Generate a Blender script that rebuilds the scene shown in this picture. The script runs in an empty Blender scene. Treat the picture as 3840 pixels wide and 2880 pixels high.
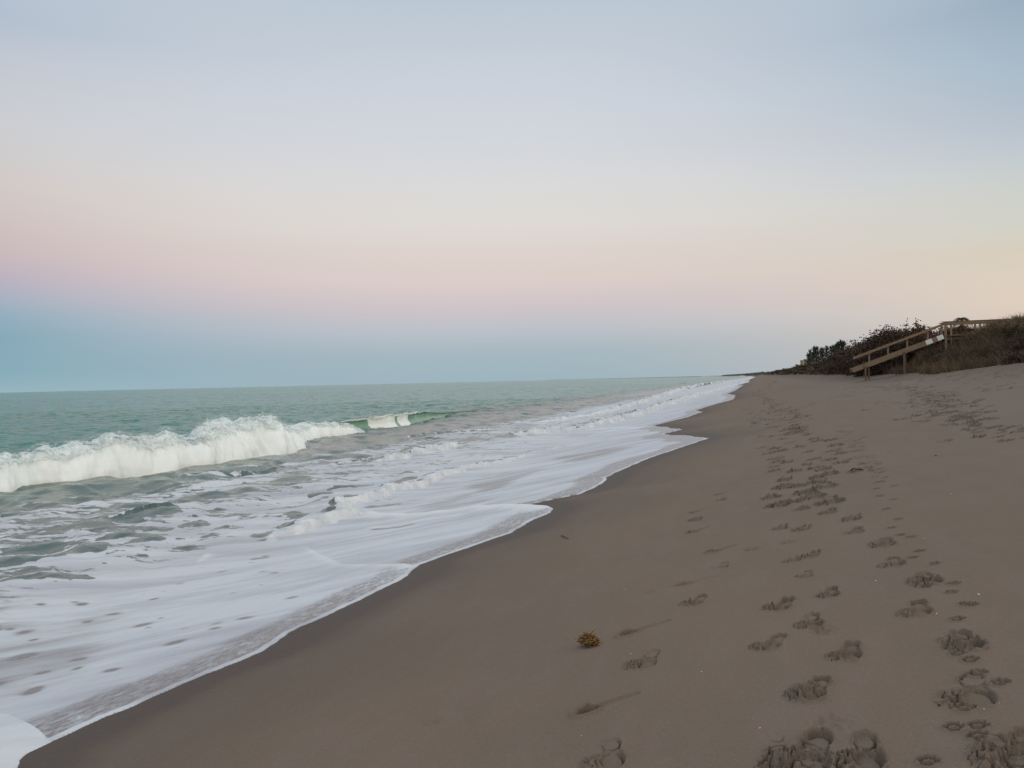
import bpy, math, random
import numpy as np
from mathutils import Vector, Matrix
random.seed(7); rng = np.random.default_rng(7)
R = math.radians
sc = bpy.context.scene
C = sc.collection

# ------------------------------------------------------------------ camera
# world frame: +y runs along the beach, +x inland, sea level at z = 0
E = 2.75                                   # eye height above the sea
F = 2890.0                                 # focal length in pixels of a 3840 px wide frame
YAW, PITCH, ROLL = R(17.8), R(-0.24), R(1.318)
fh = Vector((-math.sin(YAW), math.cos(YAW), 0)); rh = Vector((math.cos(YAW), math.sin(YAW), 0))
fw = fh*math.cos(PITCH) + Vector((0, 0, math.sin(PITCH)))
uh = rh.cross(fw)
cr = rh*math.cos(ROLL) - uh*math.sin(ROLL); cu = rh*math.sin(ROLL) + uh*math.cos(ROLL)
cam = bpy.data.cameras.new('camera'); camo = bpy.data.objects.new('camera', cam); C.objects.link(camo)
cam.sensor_width = 36; cam.lens = 36*F/3840; cam.clip_end = 20000; cam.clip_start = 0.05
M = Matrix((cr, cu, -fw)).transposed().to_4x4(); M.translation = (0, 0, E); camo.matrix_world = M
sc.camera = camo

# ------------------------------------------------------------------ sky and sun
def lin(c): return tuple((v/255/12.92 if v <= 10 else ((v/255+.055)/1.055)**2.4) for v in c)
W = bpy.data.worlds.new('World'); sc.world = W; W.use_nodes = True
class NT:
    """small node builder"""
    def __init__(s, nt): s.nt = nt; nt.nodes.clear()
    def n(s, t, **kw):
        n = s.nt.nodes.new(t)
        for k, v in kw.items():
            if k.startswith('i_'): s.put(n.inputs[k[2:].replace('_', ' ')], v)
            else: setattr(n, k, v)
        return n
    def put(s, sock, v):
        if hasattr(v, 'is_linked') or isinstance(v, bpy.types.NodeSocket): s.nt.links.new(v, sock)
        elif hasattr(v, 'outputs'): s.nt.links.new(v.outputs[0], sock)
        else: sock.default_value = v
    def m(s, op, a, b=0.0, c=None, clamp=False):
        n = s.nt.nodes.new('ShaderNodeMath'); n.operation = op; n.use_clamp = clamp
        s.put(n.inputs[0], a); s.put(n.inputs[1], b)
        if c is not None: s.put(n.inputs[2], c)
        return n.outputs[0]
    def mr(s, v, a, b, c=0.0, d=1.0, smooth=False):
        n = s.nt.nodes.new('ShaderNodeMapRange'); n.interpolation_type = 'SMOOTHSTEP' if smooth else 'LINEAR'
        for i, q in enumerate((v, a, b, c, d)): s.put(n.inputs[i], q)
        return n.outputs[0]
    def mix(s, f, a, b, blend='MIX'):
        n = s.nt.nodes.new('ShaderNodeMix'); n.data_type = 'RGBA'; n.blend_type = blend
        s.put(n.inputs[0], f)
        for i, q in ((6, a), (7, b)): s.put(n.inputs[i], (*q, 1) if isinstance(q, tuple) and len(q) == 3 else q)
        return n.outputs[2]
    def attr(s, name):
        n = s.nt.nodes.new('ShaderNodeAttribute'); n.attribute_name = name; return n.outputs['Fac']
    def noise(s, vec, scale, detail=3.0, rough=.5, dist=0.0):
        n = s.nt.nodes.new('ShaderNodeTexNoise'); s.put(n.inputs['Vector'], vec)
        n.inputs['Scale'].default_value = scale; n.inputs['Detail'].default_value = detail
        n.inputs['Roughness'].default_value = rough; n.inputs['Distortion'].default_value = dist
        return n.outputs[0]
    def vm(s, vec, scale, rot=0.0):
        n = s.nt.nodes.new('ShaderNodeMapping'); s.put(n.inputs[0], vec); n.inputs['Scale'].default_value = scale
        n.inputs['Rotation'].default_value = (0, 0, rot); return n.outputs[0]
    def vr(s, vec, rot, scale):
        n = s.nt.nodes.new('ShaderNodeVectorRotate'); n.rotation_type = 'Z_AXIS'; s.put(n.inputs['Vector'], vec); n.inputs['Angle'].default_value = rot
        return s.vm(n.outputs[0], scale)
    def ramp(s, f, stops):
        n = s.nt.nodes.new('ShaderNodeValToRGB'); s.put(n.inputs[0], f); e = n.color_ramp.elements
        while len(e) < len(stops): e.new(.5)
        for q, (p, c) in zip(e, stops): q.position = p; q.color = (*c, 1)
        return n.outputs[0]
    def bump(s, h, strength, dist, normal=None):
        n = s.nt.nodes.new('ShaderNodeBump'); s.put(n.inputs['Height'], h)
        s.put(n.inputs['Strength'], strength); s.put(n.inputs['Distance'], dist)
        if normal is not None: s.put(n.inputs['Normal'], normal)
        return n.outputs[0]

w = NT(W.node_tree)
tc = w.n('ShaderNodeTexCoord'); sp = w.n('ShaderNodeSeparateXYZ'); w.put(sp.inputs[0], tc.outputs['Generated'])
def dot(v):
    n = w.n('ShaderNodeVectorMath', operation='DOT_PRODUCT'); w.put(n.inputs[0], tc.outputs['Generated'])
    n.inputs[1].default_value = v; return n.outputs['Value']
az = w.m('MULTIPLY', w.m('ARCTAN2', dot(tuple(rh)), dot(tuple(fh))), 1/R(33.6))   # -1 .. 1 across the view
el = sp.outputs['Z']
def stops(col, y0, k, top):
    out = []
    for py, c in col: 
        t = (y0-py)/k; out.append((t/math.sqrt(1+t*t), lin(c)))
    out.sort(key=lambda q: q[0]); out[0] = (0.0, out[0][1])
    return out + top
ZEN = [(.56, (.56, .64, .74)), (.72, (.74, .76, .80)), (1.0, (.92, .89, .90))]   # the unseen upper sky is brighter
L = stops([(60, (178, 191, 206)), (200, (192, 199, 209)), (330, (199, 202, 209)), (450, (203, 205, 209)), (560, (206, 204, 205)), (700, (210, 201, 198)),
           (830, (207, 193, 191)), (950, (201, 185, 189)), (1040, (187, 178, 191)), (1120, (167, 177, 193)), (1180, (148, 174, 190)),
           (1260, (134, 169, 185)), (1400, (137, 172, 186)), (1472, (150, 181, 191))], 1472, 3470, ZEN)
Cc = stops([(0, (187, 200, 212)), (150, (195, 204, 214)), (300, (203, 209, 219)), (450, (208, 213, 221)), (570, (212, 214, 219)), (700, (219, 218, 218)),
            (850, (222, 217, 212)), (950, (221, 210, 204)), (1050, (220, 206, 202)), (1150, (207, 196, 200)), (1230, (189, 193, 201)),
            (1320, (166, 183, 192)), (1428, (157, 180, 190))], 1428, F, ZEN)
Rr = stops([(0, (154, 175, 193)), (200, (167, 186, 201)), (380, (178, 191, 204)), (480, (185, 195, 206)), (600, (196, 204, 208)), (700, (204, 207, 203)),
            (850, (210, 209, 198)), (930, (214, 206, 189)), (1050, (221, 207, 190)), (1130, (222, 206, 189)), (1250, (216, 198, 187)), (1384, (205, 190, 186))],
           1384, 3470, ZEN)
Wst = [(0.0, (1.15, .75, .46)), (.12, (1.35, 1.0, .66)), (.3, (1.1, .94, .76)), (.5, (.88, .83, .80)), (1.0, (.92, .89, .90))]   # afterglow
cl, cc, crr, cw = (w.ramp(el, q) for q in (L, Cc, Rr, Wst))
col = w.mix(w.m('SUBTRACT', 1.0, w.m('POWER', w.mr(az, 0, -1), 2.4)), cl, cc); col = w.mix(w.m('POWER', w.mr(az, 0, 1), 1.9), col, crr)
col = w.mix(w.mr(az, 1.15, 3.0, smooth=True), col, cw)
col = w.mix(w.mr(az, -4.2, -5.2, smooth=True), col, cw)
bg = w.n('ShaderNodeBackground'); w.put(bg.inputs[0], col); bg.inputs[1].default_value = 1.0
wo = w.n('ShaderNodeOutputWorld'); w.put(wo.inputs[0], bg.outputs[0])

sl = bpy.data.lights.new('sun', 'SUN'); so = bpy.data.objects.new('sun', sl); C.objects.link(so)
sl.energy = 0.5; sl.angle = R(16); sl.color = (1.0, .80, .62)
sd = (rh*math.cos(R(15)) - fh*math.sin(R(15)))*math.cos(R(14)) + Vector((0, 0, math.sin(R(14))))
so.rotation_euler = sd.to_track_quat('Z', 'Y').to_euler()
vs = sc.view_settings; vs.view_transform = 'Standard'; vs.look = 'None'; vs.exposure = 0; vs.gamma = 1
sc.cycles.max_bounces = 6; sc.cycles.transparent_max_bounces = 24
sc.cycles.use_denoising = True

# ------------------------------------------------------------------ numpy helpers
def ss(a, b, x):
    t = np.clip((x-a)/(b-a), 0, 1); return t*t*(3-2*t)
def pn(x, y, seed=0):
    """2-D gradient noise, about -1..1"""
    x = np.asarray(x, float); y = np.asarray(y, float); x, y = np.broadcast_arrays(x, y)
    xi = np.floor(x).astype(np.int64); yi = np.floor(y).astype(np.int64); xf = x-xi; yf = y-yi
    def g(ix, iy, dx, dy):
        h = (ix*374761393 + iy*668265263 + seed*974634777) & 0xffffffff
        h = ((h ^ (h >> 13))*1274126177) & 0xffffffff
        h = (h ^ (h >> 16)) & 1023
        a = h*(2*math.pi/1024); return np.cos(a)*dx + np.sin(a)*dy
    u = xf*xf*xf*(xf*(xf*6-15)+10); v = yf*yf*yf*(yf*(yf*6-15)+10)
    a = g(xi, yi, xf, yf); b = g(xi+1, yi, xf-1, yf); c = g(xi, yi+1, xf, yf-1); d = g(xi+1, yi+1, xf-1, yf-1)
    return ((a*(1-u)+b*u)*(1-v) + (c*(1-u)+d*u)*v)*1.5
def fbm(x, y, o=4, seed=0, gain=.5):
    r = 0; a = 1; t = 0
    for k in range(o): r = r + a*pn(x*2**k, y*2**k, seed+k*17); t += a; a *= gain
    return r/t

def curve_off(y): return np.where(y > 900, -((np.maximum(y, 900)-900)/2400.0)**2*75, 0.0)   # the coast bends seaward far away
def foot_x(y): return 9.0 + .45*pn(y/7.0, 3.1, 5) + .25*pn(y/2.3, 8.1, 6)
def base(x, y):
    """height of the smooth beach and dune"""
    x = x - curve_off(y)
    xf = foot_x(y); xc = np.minimum(x, xf)
    z = 1.3 + .172*xc + .002*np.maximum(xc, 0)**2
    z = z - .42*ss(28, 50, y)*np.clip(xc/8, 0, 1)**1.3
    z = z + .05*pn(x/3.0, y/6.0, 11)*ss(-3, 1, x)
    d = x-xf
    z = z + (2.40-.9*ss(300, 900, y))*ss(0, 4.3, d) + .25*fbm(x/2.2, y/2.2, 3, 21)*ss(.3, 2, d)
    z = np.where(x < -9, np.maximum(z, -.7 + .02*(x+9)), z)
    return z
def ray(px, py):
    return (fw + cr*((px-1920)/F) - cu*((py-1440)/F))
def at_z(px, py, z):
    d = ray(px, py); t = (z-E)/d.z; return (d.x*t, d.y*t)
def at_y(px, py, y):
    d = ray(px, py); t = y/d.y; return (d.x*t, y, E+d.z*t)
def hit(px, py, f=base):
    d = ray(px, py); t = np.geomspace(1.2, 3500, 4000)
    g = E+d.z*t - f(d.x*t, d.y*t)
    i = int(np.argmax(g < 0)) if (g < 0).any() else len(t)-1
    i = max(i, 1); a, b = t[i-1], t[i]; ga, gb = g[i-1], g[i]
    tt = a + (b-a)*ga/(ga-gb) if ga != gb else b
    return (float(d.x*tt), float(d.y*tt))
def wsurf(x, y): return np.maximum(base(x, y)+.02, .12)

# ------------------------------------------------------------------ the line of the swash
EP = [(66,2878),(76,2850),(110,2821),(176,2791),(229,2766),(298,2734),(343,2713),(412,2683),(500,2649),(759,2534),(976,2447),(1114,2360),(1266,2288),
      (1410,2223),(1504,2172),(1562,2129),(1576,2117),(1688,2076),(1911,2000),(2005,1947),(2058,1925),(2075,1907),(2040,1898),(1985,1892),(2080,1872),(2176,1853),
      (2264,1811),(2276,1788),(2430,1719),(2568,1673),(2656,1644),(2583,1634),(2514,1633),(2491,1627),(2560,1611),(2499,1602),(2445,1597),(2578,1565),
      (2632,1545),(2610,1539),(2668,1520),(2750,1498),(2759,1482),(2727,1477),(2759,1464),(2790,1443)]
ew = sorted((hit(*p)[::-1] for p in EP), key=lambda q: q[0])
ey = np.array([q[0] for q in ew]); ex = np.array([q[1] for q in ew])
ey = np.concatenate([[-8, 0, 1.6], ey]); ex = np.concatenate([[-4.5, -4.3, -4.15], ex])
yy = np.array([130, 180, 260, 400, 700, 1200, 4000.]); ey = np.concatenate([ey, yy]); ex = np.concatenate([ex, [-3.4, -4.6, -3.2, -4.4, -3.6, -4, -4]])
def edge(y):
    e = np.interp(y, ey, ex)
    return e + .035*pn(y/.42, 1.7, 31)*ss(2, 6, y) + .012*pn(y/.11, 4.7, 32) + .1*pn(y/2.5, 2.2, 33)*ss(12, 30, y) + curve_off(y)

def polyline_dist(X, Y, P):
    """distance to a polyline, and arc fraction of the nearest point, and side"""
    best = np.full(X.shape, 1e9); frac = np.zeros(X.shape); side = np.zeros(X.shape)
    n = len(P)-1
    for i in range(n):
        ax, ay = P[i]; bx, by = P[i+1]; dx, dy = bx-ax, by-ay; L2 = dx*dx+dy*dy+1e-12
        t = np.clip(((X-ax)*dx+(Y-ay)*dy)/L2, 0, 1); qx = X-(ax+t*dx); qy = Y-(ay+t*dy)
        d = np.hypot(qx, qy); m = d < best
        best = np.where(m, d, best); frac = np.where(m, (i+t)/n, frac); side = np.where(m, np.sign(dx*qy-dy*qx), side)
    return best, frac, side
def wpts(pts, z=None): return [hit(px, py, wsurf) if z is None else at_z(px, py, z) for px, py in pts]

# ------------------------------------------------------------------ mesh helpers
def grid_mesh(name, X, Y, Z, mats, attrs=None, parent=None, smooth=True, flip=False):
    nr, nc = X.shape
    me = bpy.data.meshes.new(name); me.vertices.add(nr*nc)
    me.vertices.foreach_set('co', np.stack([X, Y, Z], -1).astype(np.float32).ravel())
    i = np.arange(nr-1)[:, None]*nc + np.arange(nc-1)[None]
    q = np.stack([i, i+1, i+nc+1, i+nc], -1).reshape(-1, 4)
    if flip: q = q[:, ::-1]
    nf = len(q); me.loops.add(nf*4); me.loops.foreach_set('vertex_index', q.ravel().astype(np.int32))
    me.polygons.add(nf); me.polygons.foreach_set('loop_start', np.arange(0, nf*4, 4, dtype=np.int32))
    me.polygons.foreach_set('use_smooth', np.full(nf, smooth))
    for k, v in (attrs or {}).items():
        a = me.attributes.new(k, 'FLOAT', 'POINT'); a.data.foreach_set('value', v.astype(np.float32).ravel())
    me.update(); me.validate()
    o = bpy.data.objects.new(name, me); C.objects.link(o); me.materials.append(mats); o.parent = parent
    return o
def poly_mesh(name, V, Fc, mat, parent=None, smooth=False, attrs=None):
    """Fc: (n,3) or (n,4) array"""
    V = np.asarray(V, np.float32); Fc = np.asarray(Fc, np.int32); k = Fc.shape[1]; nf = len(Fc)
    me = bpy.data.meshes.new(name); me.vertices.add(len(V)); me.vertices.foreach_set('co', V.ravel())
    me.loops.add(nf*k); me.loops.foreach_set('vertex_index', Fc.ravel())
    me.polygons.add(nf); me.polygons.foreach_set('loop_start', np.arange(0, nf*k, k, dtype=np.int32))
    me.polygons.foreach_set('use_smooth', np.full(nf, smooth))
    for q, v in (attrs or {}).items():
        a = me.attributes.new(q, 'FLOAT', 'POINT'); a.data.foreach_set('value', np.asarray(v, np.float32).ravel())
    me.update()
    o = bpy.data.objects.new(name, me); C.objects.link(o); me.materials.append(mat)
    if parent is not None: o.parent = parent
    return o
def tag(o, label=None, cat=None, group=None, kind=None):
    if label: o['label'] = label
    if cat: o['category'] = cat
    if group: o['group'] = group
    if kind: o['kind'] = kind
    return o
def empty(name, loc, label=None, cat=None, group=None, kind=None, rz=0):
    o = bpy.data.objects.new(name, None); C.objects.link(o); o.location = loc; o.rotation_euler = (0, 0, rz)
    o.empty_display_size = .2; return tag(o, label, cat, group, kind)

# ------------------------------------------------------------------ materials
def material(name):
    m = bpy.data.materials.new(name); m.use_nodes = True; s = NT(m.node_tree)
    out = s.n('ShaderNodeOutputMaterial'); b = s.n('ShaderNodeBsdfPrincipled'); s.put(out.inputs[0], b.outputs[0])
    s.tc = s.n('ShaderNodeTexCoord').outputs['Object']; s.out = out; return m, s, b
def sand_material():
    m, s, b = material('sand')
    wet = s.attr('wet'); dry = s.attr('dry'); churn_shade = s.attr('churn_shade')
    big = s.noise(s.tc, .55, 3, .55); mid = s.noise(s.vm(s.tc, (2.2, .8, 1)), 1.6, 4, .6); fine = s.noise(s.tc, 260, 3, .7)
    gr = s.noise(s.tc, 75, 3, .75)
    c = s.mix(dry, (.196, .152, .108), (.206, .170, .136))
    c = s.mix(s.mr(big, .35, .65), c, s.mix(.5, c, (.165, .130, .104)))
    c = s.mix(s.m('MULTIPLY', s.mr(mid, .4, .68, smooth=True), .5), c, (.225, .18, .145))
    c = s.mix(s.m('MULTIPLY', churn_shade, s.mr(mid, .3, .6, .45, .8)), c, (.088, .066, .049))      # trodden sand darkened, the shade of the prints put into its colour
    c = s.mix(wet, c, (.046, .034, .026))
    c = s.mix(s.mr(fine, .25, .75, 0, 1), s.mix(.36, c, (.05, .04, .033)), s.mix(.24, c, (.36, .31, .27)))
    c = s.mix(s.m('MULTIPLY', s.mr(gr, .60, .72), .3), c, (.34, .30, .27))
    c = s.mix(s.m('MULTIPLY', s.mr(gr, .40, .28), .3), c, (.05, .04, .035))
    s.put(b.inputs['Base Color'], c)
    s.put(b.inputs['Roughness'], s.mr(wet, 0, 1, .92, .62)); b.inputs['Specular IOR Level'].default_value = .16
    n1 = s.bump(fine, .5, .0022); n2 = s.bump(gr, .55, .005, n1)
    n3 = s.bump(s.noise(s.tc, 14, 4, .6), s.mr(churn_shade, 0, 1, .25, .9), .02, n2)
    s.put(b.inputs['Normal'], n3); return m
def water_material():
    m, s, b = material('sea_water')
    foam = s.attr('foam'); soft = s.attr('soft'); film = s.attr('film'); murk = s.attr('murk'); green = s.attr('green'); spk = s.attr('speck')
    lace = s.mix(.38, s.noise(s.vr(s.tc, R(-25), (.55, 1.5, 1)), 1.25, 7, .62, .9), s.noise(s.vr(s.tc, R(-10), (.8, 1.3, 1)), 4.2, 5, .6, .6))
    smear = s.noise(s.vr(s.tc, R(-32), (.32, 1.7, 1)), 1.5, 6, .6, .35)
    spec = s.noise(s.vm(s.tc, (1.0, .55, 1), R(-25)), 17, 3, .7)
    nn = s.mix(soft, s.mr(lace, .34, .66), s.mr(smear, .2, .8)); nn = s.mix(spk, nn, s.mr(spec, .25, .75))
    sof = s.m('ADD', s.m('MULTIPLY', soft, .75), .09)
    sof = s.m('ADD', sof, s.m('MULTIPLY', spk, .1))
    f = s.m('ADD', s.m('DIVIDE', s.m('SUBTRACT', foam, nn), sof), .5, clamp=True)
    f = s.mr(f, 0, 1, smooth=True)
    body = s.mix(murk, (.014, .185, .148), (.048, .100, .086))
    body = s.mix(s.m('MULTIPLY', murk, s.mr(s.noise(s.vm(s.tc, (1, .4, 1)), .5, 3), .45, .65, 0, .35)), body, (.12, .135, .125))
    body = s.mix(film, body, (.165, .142, .138))
    body = s.mix(green, body, (.07, .20, .13))
    tint = s.noise(s.vr(s.tc, R(-30), (.30, 1.5, 1)), 1.1, 5, .62, .3)
    fc = s.mix(s.mr(tint, .42, .68), (.59, .65, .70), (.43, .46, .51))
    fc = s.mix(s.attr('white'), fc, (.72, .78, .80))
    s.put(b.inputs['Base Color'], s.mix(f, body, fc))
    s.put(b.inputs['Roughness'], s.mr(f, 0, 1, .14, .75)); b.inputs['IOR'].default_value = 1.33
    s.put(b.inputs['Specular IOR Level'], s.mix(f, s.mix(s.attr('sea'), (.5, .5, .5), (.5, .5, .5)), (.2, .2, .2)))
    rip = s.noise(s.vm(s.tc, (1.0, .7, 1), R(15)), 3.2, 5, .62); rip2 = s.noise(s.vm(s.tc, (1.0, .6, 1)), .45, 4, .6)
    sea = s.attr('sea')
    n1 = s.bump(rip, s.mr(sea, 0, 1, .35, 1.0), .09)
    n2 = s.bump(rip2, s.m('MULTIPLY', sea, 1.0), 1.1, n1)
    n2 = s.bump(s.noise(s.vm(s.tc, (1.0, .6, 1), R(25)), .13, 3, .6), s.attr('far'), 4.5, n2)
    n3 = s.bump(s.noise(s.tc, 9, 4, .6), s.m('MULTIPLY', s.m('MULTIPLY', f, s.attr('white')), .8), .04, n2)
    n4 = s.bump(f, .35, .012, n3)
    s.put(b.inputs['Normal'], n4); return m
def plain(name, c1, c2, scale=8, rough=.8, bump=.3, dist=.01, stretch=(1, 1, 1), sub=0.0, coords='Object'):
    m, s, b = material(name)
    v = s.vm(s.tc, stretch); n = s.noise(v, scale, 5, .65)
    c = s.mix(s.mr(n, .3, .7), c1, c2); s.put(b.inputs['Base Color'], c); b.inputs['Roughness'].default_value = rough
    s.put(b.inputs['Normal'], s.bump(n, bump, dist)); b.inputs['Specular IOR Level'].default_value = .2
    return m, s, b
def leaf_material(name, c1, c2, scale=1.3):
    """foliage: colour varies from clump to clump and leaf to leaf"""
    m, s, b = material(name); a = s.attr('tone')
    n = s.noise(s.tc, scale, 3, .6)
    c = s.mix(s.m('ADD', s.m('MULTIPLY', a, .65), s.m('MULTIPLY', s.mr(n, .3, .7), .35)), c1, c2)
    s.put(b.inputs['Base Color'], c); b.inputs['Roughness'].default_value = .75; b.inputs['Specular IOR Level'].default_value = .15
    return m
MS = sand_material(); MW = water_material()
# ------------------------------------------------------------------ beach sand, with its footprints pressed into the mesh
def rows(y0, y1, k, q):
    r = [y0]
    while r[-1] < y1: r.append(r[-1] + min(max(k*r[-1], r[-1]**2/q), .065 if r[-1] < 46 else .16 if r[-1] < 62 else 1e9))
    return np.array(r)
Yr = np.concatenate([[-40, -15, -6, -3, -1.5, -.5, .3, .8, 1.2, 1.5], rows(1.8, 9000, .0017, 2500)])
def xcols(y):
    ya = np.maximum(y, 1.2); cap = np.minimum(ya, 60)
    a = np.linspace(-1.45, -.30, 230)[None]*cap[:, None]; a0 = a[:, :1]
    b = np.linspace(-.30, .40, 700)[None, 1:]*ya[:, None].clip(max=45)
    b = b + .5*(np.linspace(0, 1, 700)[None, 1:]**2)
    out = [np.minimum(a0-d, -14-d*1.0) for d in (600, 60, 20, 6)]
    last = b[:, -1:]
    out2 = [last + d for d in (.3, .8, 1.6, 3, 5, 8, 12, 20, 35, 60, 120, 400, 3000)]
    return np.concatenate(out + [a, b] + out2, 1)
X = xcols(Yr); Y = np.repeat(Yr[:, None], X.shape[1], 1)
off = ss(300, 900, Y)*curve_off(Y); X = X + off
Z = base(X, Y)
S = edge(Y) - X                                            # metres seaward of the swash line
Z += .012*fbm(X/.8, Y/1.6, 4, 40)*ss(-.3, -3, S)
dry = np.clip(ss(1.2, 5.5, X + .8*pn(X/3, Y/4, 44)) - .25*ss(20, 60, Y)*ss(7, 3, X), 0, 1)
mask_d = ss(5.2, 8.0, X - curve_off(Y) + .9*pn(Y/5.0, X/3.0, 45) + .02*np.clip(Y-30, 0, 60)); tr = ss(-.1, .35, fbm(X/1.1, Y/1.6, 3, 47))
Z += mask_d*(.045*fbm(X/.35, Y/.45, 4, 46) - .10*tr*mask_d*ss(-.1, .25, pn(X/.32, Y/.32, 48)))*(1-ss(60, 90, Y)*.5)
churn_shade = .15 + .6*mask_d
DEPTH = np.zeros_like(Z)
def stamp(cx, cy, kind='shoe', head=0.0, size=1.0, depth=.022, seed=0):
    rad = {'paddle': .42, 'paw': .07, 'big': .30}.get(kind, .26)*size
    i0, i1 = np.searchsorted(Yr, [cy-rad, cy+rad]); i1 = max(i1, i0+1)
    xx = X[i0:i1]; yy_ = Y[i0:i1]
    cols = np.where((np.abs(xx-cx) < rad).any(0))[0]
    if len(cols) == 0 or i0 >= len(Yr)-1: return
    sl_ = (slice(i0, i1), slice(cols[0], cols[-1]+1))
    dx = X[sl_]-cx; dy = Y[sl_]-cy; c, s_ = math.cos(head), math.sin(head)
    u = (dx*c + dy*s_)/size; v = (-dx*s_ + dy*c)/size
    wob = .12*pn(u/.05+seed, v/.05, 50+seed % 7)
    k = ss(rad, rad*.8, np.hypot(dx, dy)); dz = 0
    if kind == 'paw':
        f = np.hypot(u/.021, (v+.012)/.017)
        for tx, ty in ((-.027, .012), (-.010, .030), (.011, .030), (.028, .012)):
            f = np.minimum(f, np.hypot((u-tx)/.0095, (v-ty)/.013))
        dz = -depth*1.3*ss(1.04, .92, f+wob*.5) + depth*.3*np.exp(-((f-1.6)/.35)**2)
    elif kind == 'paddle':
        f = np.hypot((u+.0)/.050, (v+.10)/.085)
        t = np.clip((v+.03)/.22, 0, 1); dl = np.hypot(u-.05*t, v-(-.03+.22*t))
        g = dl/(.038*(1-.35*t))
        dz = -depth*1.3*ss(1.03, .95, f+wob)*(1+.4*pn(u/.03, v/.03, 8)) - depth*.45*ss(1.1, .6, g)*(1-.3*t) + depth*.22*ss(.55, .2, g)
        dz = dz + depth*.4*np.exp(-((f-1.35)/.18)**2)*(v < -.05)
    elif kind == 'smudge':
        f = np.hypot(u/.08, v/.09); dz = -depth*.4*ss(1.2, .2, f)*(1+pn(u/.015, v/.03, 3))
    else:
        f1 = np.hypot(u/.054, (v+.062)/.083); f2 = np.hypot((u-.012)/.041, (v-.100)/.055)
        wob = wob*.45; f = np.minimum(f1, f2)+wob*.8
        hw = .08 + .62*((seed*37 % 10)/10)**1.5
        bot = 1 - .30*(v+.06)/.08*(f1 < 1) + .04*pn(u/.02, v/.02, 9+seed % 5)
        dz = -depth*np.maximum(ss(1.015, .965, f1+wob*.5), hw*ss(1.03, .95, f2+wob*.5))*bot
        a0 = -.9 + 1.2*((seed*53 % 17)/17); dr1 = np.cos(np.arctan2((v+.062)/1.3, u)-a0); w1_ = ss(-.15, .6, dr1); near_ = 1 - ss(9, 20, cy)
        fl = 1 - .50*near_; dz = dz*fl
        gv = np.exp(-((f1-.93+wob*.5)/.075)**2)*w1_ + .6*np.exp(-((f1-.97+wob*.5)/.06)**2)*ss(.5, .9, -np.cos(np.arctan2((v+.062)/1.3, u)-a0-.9))
        gv = np.maximum(gv, .7*np.exp(-((f2-.93)/.09)**2)*ss(.1, .7, np.cos(np.arctan2(v-.1, u)-a0-1.5*(seed % 2))))
        dz = dz - near_*depth*1.15*gv
        mid = (f1 > 1.02) & (f2 > 1.02) & (np.abs(u-.006) < .04) & (v > -.06) & (v < .1); dz = np.where(mid, -depth*.35, dz)
        rim = np.exp(-((f-1.22)/.13)**2)*(.35+.4*pn(u/.04, v/.04, 60+seed % 9).clip(-.5, 1))
        dz = dz + depth*.6*rim
        # crumbled, cracked sand pushed out to the side of the sole
        g = np.hypot((u+.080)/.062, (v+.055)/.075); cm = ss(1.35, .5, g)*ss(.95, 1.15, f)
        pl = np.round(2.2*pn(u/.05+seed, v/.06, 70+seed % 11)+1.2*pn(u/.02+seed, v/.025, 71))/2.6
        ri = 1-np.abs(pn(u/.035+seed, v/.04, 75+seed % 7)); dz = dz + cm*depth*(.6*pl + .1 - 1.0*ss(.90, .97, ri))
        if kind == 'big':
            rr = 1-np.abs(fbm(u/.11+seed, v/.09, 2, 80+seed % 5)); g3 = ss(1.3, .7, np.hypot((u+.055)/.085, (v+.01)/.12))
            pl = np.round(2.4*pn(u/.08+seed, v/.07, 90+seed % 4))/3.0
            dz = dz + g3*(.42*depth*pl + .12*depth - depth*.9*ss(.955, .995, rr))
    DEPTH[sl_] = np.where(np.abs(dz)*k > np.abs(DEPTH[sl_]), dz*k, DEPTH[sl_])
def zz(X0, Y0, s_): return lambda a, b: (X0+a*s_, Y0+b*s_)
D = zz(0, 0, 3840/2212)
N = 0
def st(p, kind='shoe', head=0.0, size=1.0, depth=.024):
    global N; N += 1; size *= {'shoe': .80, 'big': .80, 'paddle': .92}.get(kind, 1.0); size *= 1.25 if (p[1] > 2780 and kind == 'big') else 1; depth *= 2.15
    x, y = hit(*p); stamp(x, y, kind, R(head), size, depth, N)
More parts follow.
